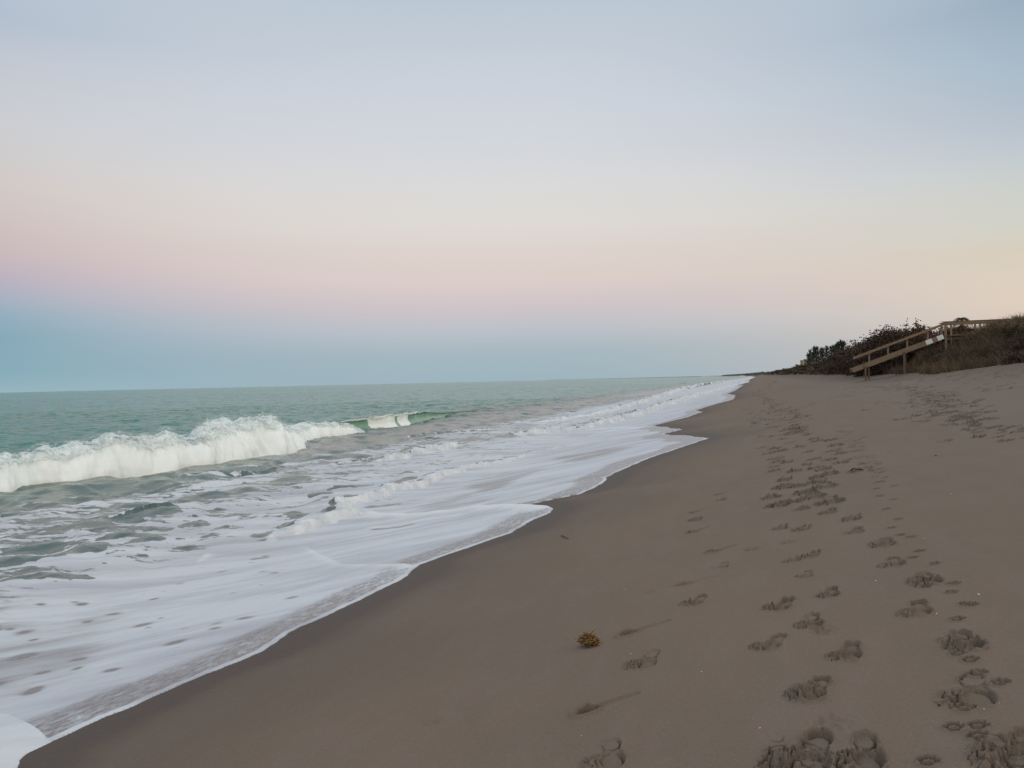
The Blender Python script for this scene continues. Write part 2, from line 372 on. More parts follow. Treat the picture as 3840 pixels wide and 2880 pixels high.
for x, y, k, h, s_, d in [
    (1752, 1632, 'big', -8, 1.25, .034), (1872, 1626, 'shoe', 2, 1.15, .032), (1762, 1492, 'big', -12, 1.1, .028), (1838, 1407, 'shoe', -4, 1.05, .026),
    (1672, 1388, 'shoe', -14, 1.05, .022), (1757, 1341, 'shoe', 6, 1.0, .024), (1693, 1306, 'shoe', -12, 1.1, .026), (1797, 1281, 'shoe', 0, .9, .024),
    (1744, 1241, 'shoe', 0, .8, .014), (1716, 1208, 'shoe', 8, .9, .016), (1758, 1198, 'shoe', -10, .95, .026), (1691, 1138, 'shoe', 0, 1.0, .026),
    (1738, 1141, 'shoe', -10, 1.0, .030), (1738, 1097, 'shoe', 5, 1.0, .028), (1795, 1104, 'shoe', -8, 1.1, .032), (1847, 1118, 'big', -5, 1.1, .022),
    (1852, 1146, 'shoe', 0, 1.05, .020), (1915, 1172, 'big', 0, 1.15, .030), (1934, 1213, 'shoe', 4, 1.1, .024), (2006, 1251, 'big', 10, 1.15, .032),
    (1987, 1315, 'shoe', 0, 1.15, .022), (2090, 1385, 'big', 12, 1.1, .032), (2105, 1490, 'shoe', -2, 1.35, .020), (2208, 1622, 'big', -20, 1.05, .028),
    (1386, 1357, 'paddle', -42, 1.0, .018), (1400, 1425, 'shoe', 0, 1.15, .018), (1304, 1519, 'paddle', -42, .95, .018), (1320, 1629, 'shoe', 15, 1.15, .014),
    (1507, 1300, 'shoe', -10, 1.0, .022), (1500, 1255, 'paddle', -50, 1.0, .009), (1563, 1220, 'shoe', 0, .9, .010), (1556, 1185, 'paddle', -40, .9, .022),
    (1622, 1185, 'smudge', 30, 1.1, .018), (1506, 1145, 'paddle', -30, .85, .022), (1508, 1121, 'big', 0, .95, .024), (1510, 1103, 'paddle', -45, .8, .014),
    (1562, 1079, 'shoe', 0, .95, .020), (1558, 1066, 'paddle', -30, .7, .018), (1775, 1362, 'smudge', 0, 1.0, .014), (1700, 1170, 'smudge', 0, 1.3, .014),
    (935, 1558, 'smudge', -50, .8, .008), (1400, 1280, 'smudge', -40, .8, .008), (1790, 1560, 'smudge', 0, 1.3, .010)]:
    st(D(x, y), k, h, s_, d)
for x, y in [(2068, 1340), (2085, 1307), (2055, 1281), (2098, 1308), (2062, 1262), (2020, 1218), (2068, 1414), (2096, 1428), (2160, 1476), (2064, 1513), (2084, 1530), (2112, 1456),
             (2060, 1573), (2114, 1592), (2004, 1646), (1986, 1190), (1972, 1204), (1946, 1156), (1968, 1160), (1926, 1141), (1941, 1122), (1914, 1101), (1930, 1079),
             (1900, 1072), (1893, 1056), (1930, 1050), (1888, 1031), (1912, 1032), (1880, 1016), (1898, 1004), (1880, 990), (1862, 1000), (2000, 1268), (2112, 1570)]:
    st(D(x, y), 'paw', random.uniform(-25, 15), .95, .013)
Q = zz(2700, 1350, .5154)
for x, y, s_ in [(820, 580, 1.1), (690, 570, 1.1), (862, 615, 1.2), (840, 655, 1.2), (882, 675, 1.1), (812, 720, 1), (890, 740, 1.1), (705, 715, 1), (655, 665, .9), (585, 630, 1),
                 (465, 655, 1), (415, 640, 1.1), (375, 672, 1.1), (430, 712, 1.2), (440, 735, 1.1), (500, 740, 1), (400, 775, .8), (405, 803, .9), (645, 757, .8), (705, 780, 1),
                 (775, 790, 1), (810, 822, 1.2), (725, 848, .9), (730, 880, 1.1), (492, 915, 1.3), (600, 908, .9), (772, 912, 1.5), (655, 955, 1.2), (690, 985, 1.4), (820, 1020, 1.4),
                 (460, 1045, 1.3), (385, 990, 1.1), (580, 1020, .9), (560, 805, 1), (490, 865, .9), (650, 535, 1.1), (590, 520, 1.1), (480, 540, 1.1), (460, 575, 1), (720, 585, 1.1),
                 (520, 600, .9), (375, 485, 1), (310, 435, 1), (230, 430, 1.2), (270, 455, .9), (315, 370, 1), (370, 390, 1), (250, 480, .8), (310, 555, .8), (320, 635, .9),
                 (1065, 362, 1), (865, 265, .9), (955, 265, 1), (1075, 240, .9), (970, 235, .8), (700, 307, .8), (525, 350, .8), (1005, 805, .9), (640, 545, .9), (555, 500, 1.2)]:
    x0, y0 = hit(*Q(x, y)); stamp(x0, y0, 'big' if random.random() < .35 else 'shoe', R(random.uniform(-15, 15)), s_*1.08, .072, N); N += 1
def trail(pts, n, spread, size=.9, depth=.055, Qf=Q, kinds=('shoe', 'big')):
    global N
    P = [hit(*Qf(*p)) for p in pts]; P = np.array(P); L_ = np.concatenate([[0], np.cumsum(np.hypot(*np.diff(P, axis=0).T))])
    # even in log distance so that near and far parts are as dense as walked
    for k in range(n):
        t = random.random()*L_[-1]; x = np.interp(t, L_, P[:, 0]); y = np.interp(t, L_, P[:, 1])
        N += 1; stamp(x+random.gauss(0, spread), y+random.gauss(0, spread), random.choice(kinds), R(random.uniform(-30, 30)), size*.85*random.uniform(.8, 1.2), 1.5*depth*random.uniform(.6, 1.2), N)
trail([(310, 265), (400, 330), (480, 370), (540, 420), (550, 470), (500, 520), (600, 540)], 170, .2, 1.05)
trail([(250, 290), (210, 370)], 40, .25, .9, .025); trail([(200, 380), (60, 520)], 8, .2, .8, .02)
trail([(300, 260), (340, 200), (400, 150)], 220, .4, 1.2, .08); trail([(370, 420), (260, 470), (300, 370)], 24, .4)
trail([(430, 430), (600, 520)], 14, .3); trail([(570, 360), (700, 315), (860, 275), (1000, 225)], 26, .12, .8, .03)
trail([(420, 215), (520, 200), (800, 195), (1100, 190), (1400, 215)], 230, .35, 1.0, .036)
trail([(1270, 200), (1400, 215), (1550, 260), (1700, 320), (1800, 400), (1900, 480), (2000, 530), (2200, 540), (2400, 560)], 170, .22, 1.0, .05)
trail([(1500, 380), (1700, 380), (1850, 400)], 26, .3, 1.0, .05); trail([(1450, 240), (1600, 330), (1850, 420), (1800, 470)], 50, .3, 1.0, .05)
trail([(1160, 300), (1330, 325), (1450, 360)], 22, .15, .8, .022); trail([(980, 600), (1020, 650), (1130, 740)], 18, .10, .55, .018, Q, ('paw',))
trail([(860, 500), (970, 560), (1020, 690), (1110, 800), (1180, 850), (1260, 880)], 34, .07, 1.9, .018, Q, ('paw',))
trail([(700, 130), (1000, 150), (1400, 110), (2200, 140)], 150, .6, 1.0, .05); trail([(1300, 150), (2200, 100)], 90, .7, 1.0, .05)
trail([(1700, 210), (2050, 215), (2200, 200)], 16, .3, 1.0, .035)
Z += DEPTH; churn_shade = np.clip(churn_shade + ss(.003, .008, np.abs(DEPTH))*(.16+.74*ss(4, 13, Y)), 0, 1)  # print depth darkens hollows and rims, shade carried by the mask
wet = ss(-.75-.25*pn(Y/1.3, 1, 55), -.02, S)*.95
wet = np.maximum(wet, ss(-.05, .1, S)*.9)
wet += .45*ss(-2.4, -.3, S + .5*pn(X/1.5, Y/2.5, 56)); wet = np.clip(wet, 0, 1)
sand = tag(grid_mesh('beach_sand', X, Y, Z, MS, dict(wet=wet, dry=dry, churn_shade=churn_shade)), kind='structure')
def ground(x, y): return float(base(np.array([x]), np.array([y]))[0])
del X, Y, Z, DEPTH

# ------------------------------------------------------------------ the sea
rr_ = [2.4]
while rr_[-1] < 15000: rr_.append(rr_[-1] + min(max(.0026*rr_[-1], rr_[-1]**2/3600), .28 if rr_[-1] < 110 else 1.1 if rr_[-1] < 330 else 1e9))
rr_ = np.array([.3, 1, 1.8] + rr_)
aa = np.radians(np.concatenate([np.linspace(-170, -64, 54), np.linspace(-62, 4.5, 860), np.linspace(5, 20, 6)]))
RR, AA = np.meshgrid(rr_, aa, indexing='ij'); X = RR*np.sin(AA); Y = RR*np.cos(AA)
Yc = np.clip(Y, -7, 8900); S = edge(Yc)-X
xs = X - curve_off(Yc); open_ = ss(-17, -24, xs); surf = ss(-6, -10, xs)*(1-open_)
dr = np.minimum(np.maximum(.0026*RR, RR**2/3600), np.where(RR < 110, .28, np.where(RR < 330, 1.1, 1e9)))
def wv(lx, ly, seed, ridge=.6, ang=0.0):
    c, s_ = math.cos(ang), math.sin(ang); u = X*c+Y*s_; v = -X*s_+Y*c
    n = pn(u/lx, v/ly, seed); n = n*(1-ridge) + ridge*((1-np.abs(n)*2.0))*.6
    return n*ss(1.2, 3.0, lx/dr)
sea = .18*wv(6.5, 13, 101, .4) + .27*wv(2.9, 4.6, 102, .6, .5) + .18*wv(1.4, 2.2, 103, .6, .9) + .055*wv(.65, 1.0, 104, .5, .6) + .025*wv(.3, .5, 105, .4)
chop = .13*wv(1.9, 3.2, 111, .5, .5) + .085*wv(.8, 1.4, 112, .6, .8) + .028*wv(.38, .6, 113, .5) + .012*wv(.18, .26, 114, .4, .3)
level = .10*surf + .03 + sea*open_ + chop*ss(-7, -10, xs)*(1-.5*open_)*(1-ss(120, 300, RR))*(1+.6*ss(-13, -15, xs)*(1-open_))
sw = base(X, Y)
t = .004 + .014*np.sqrt(np.clip(S, 0, .25)/.25) + .03*ss(.3, 4, S) + .008*fbm(X/.5, Y/.8, 3, 120)*ss(.6, 2.5, S) + .02*pn(X/1.6, Y/2.4, 121)*ss(1, 3, S)
t = np.where(S < 0, -.004 - .25*np.clip(-S, 0, 3), t)
a_, b_ = sw + t, level; kk = .12
Z = np.where(S > 0, np.log(np.exp((a_-.3)/kk) + np.exp((b_-.3)/kk)*ss(0, 3, S))*kk+.3, a_)
Z = np.where(S > 0, np.maximum(Z, a_), Z)
far_ = ss(60, 500, RR)*open_
# foam cover by distance from the swash line
wid = .38 + .22*pn(Yc/1.7, 3, 130) + .25*ss(8, 20, Yc)
foam = .40 + .62*ss(wid, wid+.35, S)
line = ss(.09+.03*pn(Yc/.3, 5, 131), .035, S)*ss(0, .01, S)
foam = np.maximum(foam, 1.3*line); speck = ss(wid+.3, wid-.05, S)*(1-line)
soft = 1-ss(4.0, 6.2, S)*(1-.6*ss(40, 60, Y))
patch = fbm(X/2.2, Y/3.4, 3, 140)
foam = foam - .22*ss(1.5, 3, S)*ss(-.05, .5, patch)*soft
c2 = 1.05 - .34*ss(-7.0, -9.5, xs) - .16*ss(-9.5, -13, xs) - .42*ss(-14.0, -16.4, xs) - .12*ss(-17, -20, xs) - .9*open_
foam = np.where(S > 3, foam*(1-ss(3.5, 6, S)) + c2*ss(3.5, 6, S), foam)
foam += .16*fbm(X/3.5, Y/7, 3, 150)*surf
farw = ss(40, 75, Y)*ss(-15.5, -12.5, xs)*ss(-7.5, -8.8, xs); foam += .4*farw
white = np.zeros_like(X); film = ss(7.5, 2.5, S); murk = ss(-32, -18, xs + 3*pn(X/9, Y/18, 160)); green = np.zeros_like(X)
film2 = ss(45, 60, Y)*ss(-8.6, -7.9, xs); foam -= .22*film2*ss(.6, 1.5, S)
def region(pts, w_, z=None):
    P = wpts(pts, z); P = P + [P[0]]; d, _, _ = polyline_dist(X, Y, P)
    ins = np.zeros(X.shape, bool)
    for (x1, y1), (x2, y2) in zip(P[:-1], P[1:]):
        if y1 == y2: continue
        cnd = ((Y < y1) != (Y < y2)) & (X < (x2-x1)*(Y-y1)/(y2-y1)+x1); ins ^= cnd
    return ss(-w_, w_, np.where(ins, d, -d))
for pts, w_, df in [([(1720, 1800), (1900, 1775), (2060, 1760), (1960, 1800), (1850, 1850), (1790, 1855), (1730, 1830)], .35, -.42),
                    ([(2080, 1722), (2250, 1690), (2400, 1672), (2300, 1705), (2180, 1732), (2100, 1742)], .5, -.5),
                    ([(0, 2420), (250, 2420), (430, 2470), (300, 2560), (100, 2600), (-200, 2620), (-200, 2480)], .25, -.20), ([(-100, 2290), (200, 2310), (454, 2333), (420, 2430), (330, 2510), (0, 2635), (-200, 2640)], .3, -.26),
                    ([(60, 2060), (500, 2030), (900, 2000), (700, 1950), (200, 1960), (0, 2000)], .6, -.12),
                    ([(1347, 1890), (1480, 1860), (1700, 1850), (1900, 1880), (1760, 1895), (1520, 1930), (1420, 1925)], .15, -.22)]:
    foam += df*region(pts, w_)
blob = region([(-500, 2660), (0, 2688), (30, 2690), (69, 2704), (124, 2729), (176, 2766), (215, 2785), (60, 2900), (-500, 2950)], .015)
foam = np.where(blob > .5, 1.4, foam); white = np.maximum(white, blob*.35); speck *= 1-blob; Z += .03*blob*ss(0, .2, S)
for pts, w_, h_, wt in [([(1347, 1909), (1429, 1938), (1517, 1941), (1664, 1923), (1782, 1903), (1899, 1897), (2017, 1898), (2066, 1905)], .13, .03, 1.0),
                        ([(1130, 2055), (1182, 2085), (1229, 2103), (1276, 2123), (1330, 2122), (1400, 2121), (1511, 2117), (1560, 2124)], .05, .014, .5),
                        ([(1370, 1990), (1429, 1984), (1488, 1973), (1605, 1950), (1746, 1928)], .05, .018, .6),
                        ([(730, 2110), (760, 2090), (775, 2075)], .04, .015, .5), ([(2447, 1599), (2400, 1606), (2300, 1606), (2200, 1612)], .18, .02, .6),
                        ([(1914, 1633), (2013, 1645), (2200, 1640), (2350, 1600)], .12, .02, .4)]:
    d, fr, sd_ = polyline_dist(X, Y, wpts(pts)); dd = d*np.where(sd_ < 0, .45, 1.6)*(1+.5*pn(X/.5, Y/.5, 170)); g = np.exp(-(dd/w_)**2)*(1-.4*pn(X/.3, Y/.3, 171))*ss(0, .12, fr)*ss(1, .95, fr)
    foam += .9*g; Z += h_*g; white = np.maximum(white, wt*g)
    near = np.exp(-(d/.7)**2)*(sd_ < 0); foam += .25*near; dk = np.exp(-((d-.16)/.05)**2)*(sd_ > 0); foam -= .0*dk
d, fr, sd_ = polyline_dist(X, Y, wpts([(1372, 1996), (1440, 1990), (1500, 1981), (1580, 1963)])); g = np.exp(-(d/.075)**2)*ss(0, .2, fr)*ss(1, .8, fr); foam -= 1.7*g; soft *= 1-.8*g  # thins foam below the white line, its shade put into the colour
for px, py, w_, h_, dz_ in [(575, 1932, 190, 34, .10), (787, 1864, 150, 26, .09), (915, 1848, 120, 20, .08), (446, 2018, 90, 28, .06), (325, 2068, 150, 40, .03), (76, 2108, 150, 34, .07), (227, 2166, 230, 22, .02),
        (136, 2055, 210, 34, .03), (-60, 2130, 160, 40, .03), (740, 1965, 90, 22, .05), (830, 1985, 60, 14, .03), (600, 1990, 110, 18, .03), (330, 1975, 180, 24, .03), (560, 2030, 120, 20, .02), (60, 2180, 120, 14, .02),
        (700, 2045, 70, 12, .02), (480, 1905, 160, 16, .04), (1100, 1800, 130, 14, .05), (1020, 1760, 200, 14, .06), (1310, 1716, 170, 12, .07), (1520, 1610, 190, 14, .10), (1640, 1600, 150, 12, .10), (1360, 1640, 200, 12, .10),
        (1790, 1650, 120, 12, .06), (1900, 1640, 100, 10, .06), (1200, 1860, 100, 10, .03), (1330, 1830, 160, 10, .03), (1060, 1900, 120, 12, .03), (900, 1930, 90, 12, .02)]:
    x0, y0_ = at_z(px, py, .15); dist = x0*-math.sin(YAW)+y0_*math.cos(YAW); a_x = w_/2*dist/F*.92; b_y = h_/2*dist**2/(F*2.6)*1.05
    sel = (np.abs(X-x0) < 3*(a_x+b_y)) & (np.abs(Y-y0_) < 3*(a_x+b_y)); x, y = X[sel]-x0, Y[sel]-y0_
    u = (x*rh.x+y*rh.y)/a_x; v = (x*fh.x+y*fh.y)/b_y; q = np.hypot(u, v*(1+.35*u)+.4*u*u-.2) + .35*pn(X[sel]/(.4*a_x+.1), Y[sel]/(.4*b_y+.1), 190)
    foam[sel] -= 1.3*ss(1.25, .75, q)*(1-.2*pn(X[sel]/.2, Y[sel]/.2, 191)); Z[sel] += dz_*np.exp(-(u**2+((v-.3)/.9)**2)*1.1); soft[sel] *= ss(.6, 1.3, q); film[sel] *= ss(.5, 1.3, q)
def bore(pts, k=1.0, fw_=.09, bw=.45, foamy=1.0, seed=0):
    P = wpts([p[:2] for p in pts]); Hs = np.array([p[2] for p in pts])*k; bx = np.array(P)
    sel = (X > bx[:, 0].min()-4) & (X < bx[:, 0].max()+2) & (Y > bx[:, 1].min()-3) & (Y < bx[:, 1].max()+3)
    x, y = X[sel], Y[sel]; d, fr, sd_ = polyline_dist(x, y, P); d = d*np.where(sd_ < 0, -1, 1)        # + is seaward after the sign test below
    if np.median(np.sign(x-np.interp(y, np.sort(bx[:, 1]), bx[np.argsort(bx[:, 1]), 0]))[np.abs(d) > .5]*np.sign(d[np.abs(d) > .5])) > 0: d = -d
    H = np.interp(fr*(len(P)-1), np.arange(len(P)), Hs); sc = np.clip(H/.12, .6, 2.6)
    d = d + sc*(.24*pn(x/1.1, y/1.1, seed)+.14*pn(x/.42, y/.42, seed+1)+.06*pn(x/.15, y/.15, seed+2)); d = d/sc
    pr = np.where(d < 0, 0, np.where(d < fw_, ss(0, fw_, d), np.exp(-((d-fw_)/bw)**1.3)))
    H = H*(1+.45*pn(x/.5, y/.7, seed+3)+.3*pn(x/.2, y/.25, seed+4))*ss(0, .06, fr)*ss(1, .94, fr)
    tex = .3*fbm(x/.16, y/.2, 3, seed+5)*H*ss(-.02, .06, d)*ss(.6, .2, d)
    Z[sel] += pr*H + tex
    am = ss(0, .05, fr)*ss(1, .95, fr)*foamy
    fo = ss(-.07, .01, d)*ss(.34, .12, d)*(.8+.9*pn(x/.28, y/.4, seed+6)+.4*pn(x/.1, y/.12, seed+8)); dk = ss(.16, .26, d)*ss(1.1, .5, d)*ss(-.15, .35, pn(x/.55, y/.9, seed+7))
    foam[sel] += am*(.9*fo - .95*dk); white[sel] = np.maximum(white[sel], .85*fo*am); speck[sel] *= 1-.8*am*ss(1, .2, np.abs(d)); soft[sel] *= 1-.8*am*ss(1.3, .3, np.abs(d))
    film[sel] *= 1-.8*am*dk; lip = np.exp(-((d+.03)/.05)**2)*am; foam[sel] += .35*lip*(1+pn(x/.5, y/.6, seed+9))
BR = [([(985, 2045, .02), (1041, 2015, .07), (1128, 2011, .11), (1186, 1979, .12), (1237, 1971, .11), (1302, 1935, .15), (1338, 1906, .15), (1410, 1874, .13), (1468, 1870, .13),
      (1510, 1843, .15), (1570, 1836, .15), (1623, 1812, .13), (1691, 1780, .10), (1759, 1762, .09), (1840, 1744, .10), (1894, 1735, .09), (1968, 1714, .08), (2036, 1703, .03)], 1.1),
    ([(1410, 1742, .05), (1478, 1730, .12), (1560, 1712, .16), (1623, 1694, .15), (1700, 1678, .17), (1741, 1667, .08)], 1.2),
    ([(1890, 1640, .05), (1960, 1634, .20), (2013, 1633, .24), (2103, 1624, .28), (2150, 1608, .14), (2194, 1606, .15), (2307, 1583, .24), (2397, 1561, .26), (2488, 1529, .28), (2555, 1507, .28),
      (2640, 1480, .32), (2720, 1458, .38), (2790, 1437, .42), (2835, 1426, .42)], 1.0),
    ([(2000, 1588, .08), (2100, 1580, .18), (2200, 1565, .14), (2300, 1545, .20), (2420, 1510, .24), (2500, 1485, .38), (2560, 1462, .52), (2640, 1444, .58), (2700, 1434, .5), (2780, 1421, .5)], 1.0),
    ([(2540, 1440, .2), (2600, 1434, .5), (2690, 1427, .55), (2780, 1416, .5), (2830, 1412, .5)], 1.0),
    ([(1990, 1700, .03), (2050, 1690, .07), (2120, 1678, .06), (2200, 1668, .03)], 1.0), ([(420, 1960, .02), (560, 1925, .07), (640, 1915, .09), (760, 1905, .03)], 1.1),
    ([(720, 1845, .02), (820, 1830, .09), (900, 1822, .09), (960, 1815, .03)], 1.1), ([(1180, 1760, .03), (1300, 1745, .08), (1420, 1728, .05)], 1.0),
    ([(560, 1800, .03), (760, 1790, .06), (960, 1772, .08), (1100, 1752, .06)], 1.0), ([(1500, 1650, .04), (1650, 1632, .10), (1760, 1622, .10), (1850, 1612, .05)], 1.0)]
for i_, (p_, k_) in enumerate(BR): bore(p_, k_, foamy=(1.0 if i_ < 5 else .4), seed=400+10*i_)
for k in range(70):                                       # small dark windows in the foam sheet
    px = random.uniform(-50, 1150); py = random.uniform(2180, 2620) if k < 50 else random.uniform(2020, 2200); x0, y0 = hit(px, py, wsurf)
    if x0 > edge(np.array([y0]))[0]-1.0: continue
    a0 = random.uniform(.03, .10); d = np.hypot((X-x0)/a0, (Y-y0)/(a0*random.uniform(.5, 1.0))); foam -= random.uniform(.5, 1.1)*np.exp(-d**2)
sea_o = tag(grid_mesh('sea_water', X, Y, Z, MW, dict(foam=foam, soft=soft, far=far_, film=film, murk=murk, green=green, speck=speck, white=white, sea=open_), flip=True), kind='structure')
del RR, AA, Z, S, sea, chop, level, sw, t, a_, b_
# ------------------------------------------------------------------ breaking waves and bores, parts of the sea
def foam_material(name, alpha=False, base_c=((.80, .90, .91), (.85, .94, .95))):
    m, s, b = material(name); a = s.attr('wf'); g = s.attr('glass')
    n = s.noise(s.tc, 2.2, 6, .65, .4); n2 = s.noise(s.tc, 11, 5, .65)
    f = s.m('ADD', s.m('DIVIDE', s.m('SUBTRACT', a, s.m('ADD', s.m('MULTIPLY', n, .6), s.m('MULTIPLY', n2, .4))), .12 if not alpha else .22), .5, clamp=True)
    f = s.mr(f, 0, 1, smooth=True)
    wc = s.mix(s.mr(n, .3, .7), *base_c)
    body = s.mix(s.mr(s.noise(s.vm(s.tc, (1, .5, 2)), 2.0, 3), .3, .7), (.15, .33, .25), (.26, .45, .35))
    body = s.mix(g, (.12, .17, .15), body)
    s.put(b.inputs['Base Color'], wc if alpha else s.mix(f, body, wc))
    s.put(b.inputs['Roughness'], .85 if alpha else s.mr(f, 0, 1, .16, .8)); b.inputs['IOR'].default_value = 1.33
    b.inputs['Specular IOR Level'].default_value = .3
    s.put(b.inputs['Normal'], s.bump(n2, s.mr(f, 0, 1, .15, .08), .05))
    if not alpha: s.put(b.inputs['Subsurface Weight'], s.m('MULTIPLY', f, .3)); b.inputs['Subsurface Radius'].default_value = (.25, .25, .25); b.inputs['Subsurface Scale'].default_value = 1.0
    if alpha: s.put(b.inputs['Alpha'], s.m('MULTIPLY', f, .8))
    return m
MF = foam_material('whitewater'); MSP = foam_material('wave_spray', True)
def resample(P, step):
    P = np.array(P, float); L_ = np.concatenate([[0], np.cumsum(np.hypot(*np.diff(P[:, :2], axis=0).T))]); n = max(int(L_[-1]/step), 8)
    q = np.linspace(0, L_[-1], n); # smooth Catmull-like resampling by blurring
    out = np.stack([np.interp(q, L_, P[:, k]) for k in range(P.shape[1])], 1)
    k = max(1, int(.8/step)); ker = np.hanning(2*k+3); ker /= ker.sum()
    pad = np.concatenate([np.repeat(out[:1], k+1, 0), out, np.repeat(out[-1:], k+1, 0)])
    return np.stack([np.convolve(pad[:, c], ker, 'valid') for c in range(out.shape[1])], 1), q
def n3(p, sc_, seed): return pn(p[..., 0]/sc_ + p[..., 2]/sc_*.7, p[..., 1]/sc_ - p[..., 2]/sc_*.9, seed)
def crest(name, pts, prof, step, wfun, glassf=None, rough=1.0, jag=.15, lean=0.0, seed=0, parent=None, shells=0, z0=.05, mat=None, backk=2.0, frontk=.55, nv=64):
    """pts: (x, y, H) of the foot of the wave; the body lies seaward of it"""
    P, q = resample(pts, step); T = np.gradient(P[:, :2], axis=0); T /= np.hypot(*T.T)[:, None]
    Nn = np.stack([T[:, 1], -T[:, 0]], 1); Nn = Nn if Nn[:, 0].mean() > 0 else -Nn
    kk_ = max(3, int(3.5/step)); kr = np.hanning(2*kk_+1); kr /= kr.sum(); pd = np.concatenate([np.repeat(Nn[:1], kk_, 0), Nn, np.repeat(Nn[-1:], kk_, 0)])
    Nn = np.stack([np.convolve(pd[:, c_], kr, 'valid') for c_ in (0, 1)], 1); Nn /= np.hypot(*Nn.T)[:, None]         # towards the beach
    H = P[:, 2] * (1 + jag*pn(q/.9, seed+.5, seed) + jag*.7*pn(q/.33, seed+.5, seed+1) + jag*.5*pn(q/.12, seed+.5, seed+2))
    H = np.maximum(H, .01)
    v = np.linspace(0, 1, nv); pu = np.interp(v, prof[0], prof[1]); pz = np.interp(v, prof[0], prof[2])
    X_ = np.zeros((len(q), nv)); 
    wob = (.35*pn(q/2.0, 3.3, seed+5)+.22*pn(q/.7, 3.3, seed+6)+.1*pn(q/.25, 3.3, seed+7))
    wob = wob + .05*pn(q/.15, 3.3, seed+8)*ss(.2, .5, P[:, 2])
    fr = (pu[None]*H[:, None]) + (wob*P[:, 2]*rough*.5)[:, None]*(v[None] < .6)*ss(.6, .3, v)[None]
    PX = P[:, 0:1] + Nn[:, 0:1]*fr; PY = P[:, 1:2] + Nn[:, 1:2]*fr; PZ = z0 + pz[None]*H[:, None]
    PX = PX + Nn[:, 0:1]*0; G = np.stack([PX, PY, PZ], -1)
    dn = np.stack([np.gradient(PX, axis=0), np.gradient(PY, axis=0), np.gradient(PZ, axis=0)], -1)
    dv = np.stack([np.gradient(PX, axis=1), np.gradient(PY, axis=1), np.gradient(PZ, axis=1)], -1)
    NV = np.cross(dv, dn); NV /= np.linalg.norm(NV, axis=-1, keepdims=True)+1e-9
    NV = NV*np.sign((NV[..., 2:3]*pz[None, :, None] + (NV[..., 0:1]*Nn[:, 0][:, None, None]+NV[..., 1:2]*Nn[:, 1][:, None, None])*(1-pz[None, :, None])) + 1e-6)
    vv = np.broadcast_to(v[None], PX.shape); qq = np.broadcast_to(q[:, None], PX.shape)
    WFo = wfun(qq/q[-1], vv, qq); GL = glassf(qq/q[-1], vv) if glassf else np.zeros_like(PX)
    Hh = P[:, 2][:, None]
    tp = ss(.55, .95, pz)[None]; bil = (.15*n3(G, .8, seed+11) + .06*np.abs(n3(G, .3, seed+12))*(.5+tp) + .03*n3(G, .13, seed+13)*(.35+tp) + .012*n3(G, .06, seed+14)*(.15+tp))*1.2
    up = ss(-.2, .04, pz)[None]
    G = G + NV*(bil*rough*np.minimum(Hh, .9)*np.clip(WFo, .05, 1)*up)[..., None]
    flip = False
    par = grid_mesh(name, G[..., 0], G[..., 1], G[..., 2], mat or MF, dict(wf=WFo*1.15, glass=GL), parent)
    for k in range(shells):
        o_ = (.035+.06*k)*np.minimum(Hh, 1.0)*1.1
        G2 = G + NV*(o_*(1+.5*n3(G, .5, seed+31+k)))[..., None]; G2[..., 2] += o_*.8*ss(.5, .9, pz)[None]
        a_ = np.clip((.66 - .13*k)*np.minimum(WFo, 1)*ss(.12, .5, vv)*ss(.95, .6, vv)*(.55+.45*tp), 0, 1)
        s_ = grid_mesh('spray_veil', G2[..., 0], G2[..., 1], G2[..., 2], MSP, dict(wf=a_, glass=a_*0), parent)
    return G, H, P, q, Nn
BROKEN = (np.array([0, .06, .16, .28, .40, .5, .6, .75, .9, 1.0]), np.array([.20, .05, -.06, -.26, -.52, -.80, -1.15, -1.8, -2.5, -3.3]),
          np.array([-.25, .04, .30, .60, .86, 1.0, .97, .64, .22, -.25]))
CURL = (np.array([0, .10, .2, .3, .38, .43, .47, .53, .62, .75, .9, 1.0]), np.array([.9, .35, -.05, -.30, -.33, -.22, -.16, -.42, -.9, -1.9, -3.4, -4.6]),
        np.array([-.12, .04, .18, .45, .75, .90, .965, 1.0, .93, .62, .22, -.15]))
LOW = (np.array([0, .12, .3, .45, .6, .8, 1.0]), np.array([.3, 0, -.3, -.7, -1.5, -3.0, -5]), np.array([-.4, .15, .75, 1.0, .8, .3, -.5]))
def feet(pts, z=.05, k=1.0):
    out = []
    for px, py, h in pts: x, y = at_z(px, py, z); out.append((x, y, h*k))
    return out
D = 3840/2212
# the long white breaker
main = feet([(-420, 1935, .8), (-200, 1902, .95), (0, 1868, 1.0), (59, 1853, .98), (117, 1836, .98), (180, 1836, 1.0), (240, 1826, 1.05), (343, 1816, 1.12), (407, 1802, 1.18),
             (497, 1798, 1.2), (565, 1793, 1.18), (723, 1767, 1.12), (840, 1752, 1.15), (904, 1739, 1.3), (945, 1721, 1.52), (1040, 1716, 1.55), (1105, 1702, 1.35), (1128, 1690, .95),
             (1150, 1672, .8), (1190, 1648, .82), (1260, 1640, .80), (1318, 1633, .72), (1350, 1630, .25), (1380, 1632, .05)], k=.84)
ow = tag(sea_o, kind='structure')
Gm, Hm, Pm, qm, Nm = crest('breaking_wave', main, BROKEN, .055, lambda u, v, q: np.clip(1.25 - .9*ss(.78, 1.0, v) - .10*ss(.2, .6, pn(q/1.1, v*3, 301)), 0, 1.3), seed=300,
                           parent=sea_o, shells=3, z0=.05, jag=.10)
